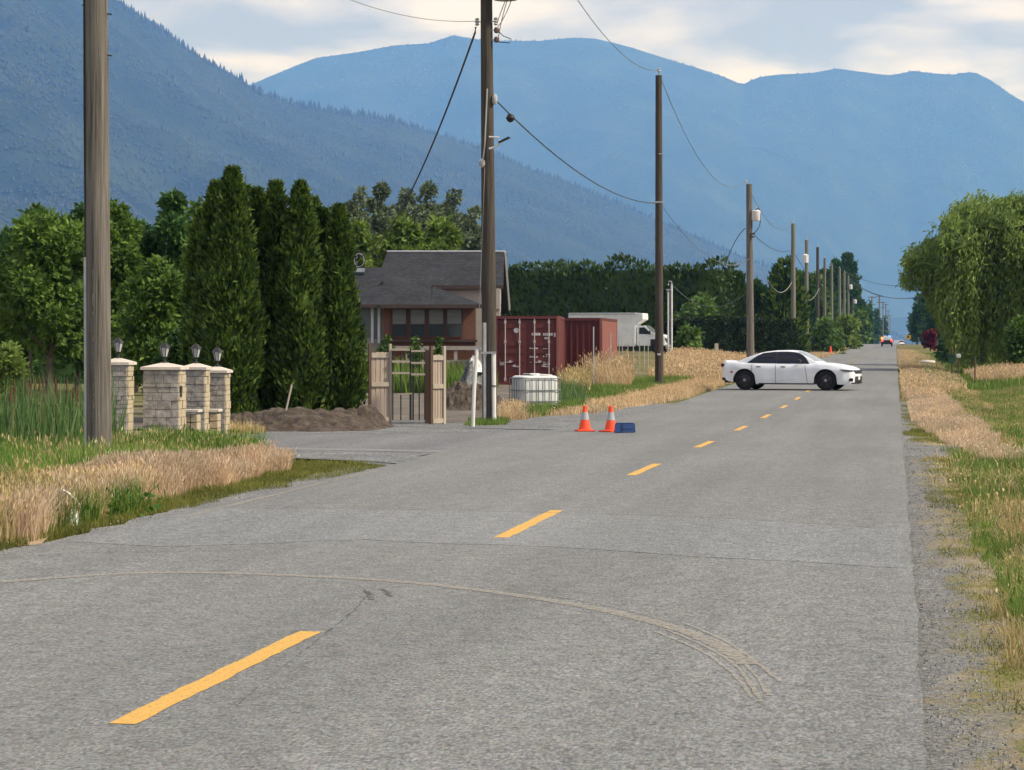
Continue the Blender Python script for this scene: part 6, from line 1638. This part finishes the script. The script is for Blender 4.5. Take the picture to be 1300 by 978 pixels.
# weeds by the road edge
for k, (u, v) in enumerate(((118, 664), (160, 662), (205, 660))):
    pass
px, py, r = scatter([gp(105, 668), gp(225, 657), gp(190, 640), gp(110, 645)], 80, 10)
V1 = leaves(np.stack([px, py, G(px, py) + r.uniform(.02, .22, len(px))], -1), r.normal(0, .7, (len(px), 3)) + np.array([0, 0, .3]), .085, .05, r)
tag(linkobj('weeds', np_mesh('weeds', *V1), M['leafy']), 'broad leaved green weeds at the grass edge beside the litter', 'weeds', kind='stuff')
# right verge
grass('short_grass', 'short mossy grass along the right gravel shoulder', [(.46, 6), (.5, 20), (.5, 33.5), (1.3, 34.5), (1.2, 38.5), (.25, 40), (.15, 70), (1.6, 70), (2.2, 40), (1.5, 20), (1.1, 6)], 100000, .055, .008, M['olive'], 12, .9, .5, 0, .7, 1.0, .44)
grass('short_grass', 'sparse green blades creeping onto the right gravel shoulder', [(.30, 6), (.34, 33), (.8, 33), (.8, 6)], 14000, .05, .006, M['olive'], 39, .9, .5, 0, .95, .8, .52)
grass('dry_grass', 'tan dry grass at the near right verge', [(.56, 6), (.60, 14), (.9, 18), (1.0, 22), (2.2, 24), (2.2, 6)], 22000, .15, .0055, M['straw'], 13, .7, .5, .3, .4, .7)
grass('green_grass', 'fresh green tufts in the right verge beside the gravel', [(.66, 12.5), (.68, 15.6), (1.5, 16.2), (1.6, 12)], 4200, .2, .011, M['green'], 14, .6, .5, 0, .8, .5, .5)
grass('green_grass', 'green grass band further out on the right verge', [(1.0, 19.5), (1.35, 27), (2.0, 40), (2.6, 60), (4, 110), (9, 110), (6, 45), (3.0, 20)], 60000, .17, .014, M['green'], 15, .6, .5, 0, .45, 2.2, .40)
grass('dry_grass', 'pink tan dry grass tongue on the right verge past the gravel spur', [(.8, 39.5), (1.15, 33), (1.9, 31), (1.85, 42), (1.8, 60), (1.5, 84), (.35, 84), (.35, 55)], 34000, .17, .010, M['drypink'], 16, .5, .45, .5, .85, 1.9, .46)
grass('dry_grass', 'dry grass along the far right road edge', [(.25, 74), (.22, 300), (2.4, 300), (3.2, 150), (3.0, 100), (1.6, 74)], 26000, .26, .03, M['dry'], 17, .5, .5, .4, .7, 4.0, .45)
grass('green_grass', 'green grass on the far right verge below the willow', [(1.6, 95), (1.2, 260), (6, 260), (8, 130), (7, 92)], 14000, .28, .05, M['green'], 18, .5, .5, 0, .7, 5.0, .45)
grass('dry_grass', 'tall tan grass in front of the willow', [P(1236, 108), P(1320, 96), P(1320, 114), P(1228, 126)], 10000, .42, .022, M['dry'], 19, .4, .4, .5, .4, 3.0, .42)
grass('green_grass', 'low green grass cover on the near right verge', [(.62, 6), (.66, 20), (.9, 32), (2.4, 34), (2.2, 6)], 36000, .10, .008, M['green'], 44, .8, .5, 0, .75, 1.3, .46)
grass('reddish_weeds', 'reddish seeding weeds in the near right verge', [(1.05, 17.5), (1.2, 20), (1.9, 20.5), (1.8, 17.5)], 2600, .2, .007, M['drypink'], 20, .4, .4, .6)
grass('straw_grass', 'straw grass tufts sprinkled through the right verge', [(.55, 18), (.6, 34), (1.4, 36), (1.2, 60), (.4, 90), (6.5, 95), (4.5, 45), (2.4, 20)], 26000, .15, .011, M['straw'], 35, .7, .5, .3, .85, 1.3, .5)
grass('green_grass', 'green patches among the pink tan grass of the right verge', [(.5, 26), (1.0, 40), (.4, 60), (.35, 95), (2.6, 95), (2.8, 45), (1.6, 26)], 30000, .12, .012, M['green'], 36, .7, .5, 0, .9, 1.7, .48)
grass('straw_grass', 'straw stalks standing in the bright green left verge grass', [P(-60, 22), P(120, 25), P(240, 28), P(200, 31), P(-60, 31)], 5000, .40, .008, M['straw'], 37, .4, .4, .5, .5, .8, .45)
grass('green_grass', 'green stalks among the pink dry grass of the left verge', [(-7.2, 16), (-7.3, 20), (-7.9, 28), P(300, 29.3), P(120, 25), P(50, 20)], 13000, .27, .009, M['green'], 38, .5, .5, 0, .85, 1.1, .5)
# left verge beyond the driveway
grass('dry_grass', 'dry short grass strip along the left road edge past the cones', [(-7.9, 57), P(640, 53), P(655, 56.5), P(720, 66), P(800, 80), P(880, 108), (-7.0, 110), (-6.9, 74), (-7.3, 66)], 30000, .16, .014, M['dry'], 22, .6, .5, .3, .4, 2.0)
grass('green_grass', 'green grass band behind the dry strip past the cones', [P(700, 60), P(735, 66), P(800, 78), P(905, 108), P(905, 118), P(850, 100), P(790, 90), P(735, 76)], 20000, .26, .018, M['green'], 23, .5, .5, 0, .4, 2.0)
grass('tall_grass', 'tall tan grass clump beside the dark container', [P(738, 82), P(780, 80), P(802, 86), P(800, 94), P(752, 92)], 3600, .85, .014, M['dry'], 24, .55, .6, .7, .5, .8, .45)
grass('tall_grass', 'mid high seeding grass sloping down from the tall clump to the tank', [P(712, 70), P(745, 74), P(752, 86), P(722, 84)], 4000, .62, .015, M['straw'], 34, .4, .4, .6)
grass('weedy_grass', 'dark weeds beside the caged tank', [P(706, 61), P(740, 65), P(745, 74), P(708, 70)], 2600, .5, .02, M['reed'], 25, .5, .5, 0, .3)
grass('green_grass', 'bright green low weeds in front of the caged tank', [P(662, 54.5), P(690, 55.5), P(742, 62), P(735, 66), P(705, 60), P(660, 57)], 5200, .24, .02, M['green'], 26, .6, .5, 0, .4)
grass('dry_grass', 'dry tan grass between the dark pole and the caged tank', [P(634, 52), P(668, 53), P(664, 58.2), P(636, 58)], 5200, .26, .011, M['dry'], 27, .5, .5, .3)
grass('green_grass', 'green tuft around the foot of the dark pole', [P(594, 48), P(645, 49), P(645, 51.5), P(598, 51)], 2600, .14, .013, M['green'], 28, .6, .5)
grass('dry_grass', 'golden dry grass field in front of the trimmed hedge', [P(846, 100), P(925, 96), P(960, 150), P(985, 168), P(856, 162), P(848, 130)], 30000, .38, .035, M['dry'], 29, .45, .5, .5, .3, 4.0)
grass('dry_grass', 'dry grass beside the road behind the white sedan', [(-7.0, 100), (-6.9, 420), (-9.5, 420), (-9.5, 180), (-8.6, 110)], 15000, .25, .06, M['dry'], 30, .5, .5, .3, .6, 6.0)
grass('green_grass', 'green garden strip in front of the brick house', [P(556, 74), P(620, 74), P(622, 82), P(470, 84), P(480, 74)], 11000, .62, .03, M['green'], 31, .5, .5)
grass('dry_stubble', 'dry stubble tufts at the foot of the lamp pillars', [P(285, 43.2), P(330, 43.0), P(330, 44.4), P(285, 44.6)], 900, .18, .014, M['straw'], 32, .6, .5)
# loose stones along the shoulders
px, py, r = scatter([(.02, 6), (.45, 6), (.6, 20), (.5, 34), (1.2, 35), (1.2, 38), (.05, 38)], 7000, 40)
px2, py2, _ = scatter([(-6.5, 12), (-6.9, 12), (-7.0, 28), (-9, 32), (-6.6, 31)], 1600, 41)
px = np.concatenate([px, px2]); py = np.concatenate([py, py2])
n = len(px); rs = .003 + .010 * r.random(n) ** 3
oct_ = np.array([(1, 0, 0), (0, 1, 0), (-1, 0, 0), (0, -1, 0), (0, 0, 1)], float)
V = (oct_[None] * rs[:, None, None] * (0.6 + .8 * r.random((n, 5, 1)))) + np.stack([px, py, hR(py) + .012], -1)[:, None, :]
b = (np.arange(n) * 5)[:, None, None]; F = (b + np.array([(0, 1, 4), (1, 2, 4), (2, 3, 4), (3, 0, 4)])[None]).reshape(-1, 3)
tag(linkobj('loose_stones', np_mesh('loose_stones', V.reshape(-1, 3), F), M['gravel']), 'loose grey stones scattered along both road shoulders', 'gravel', kind='stuff')
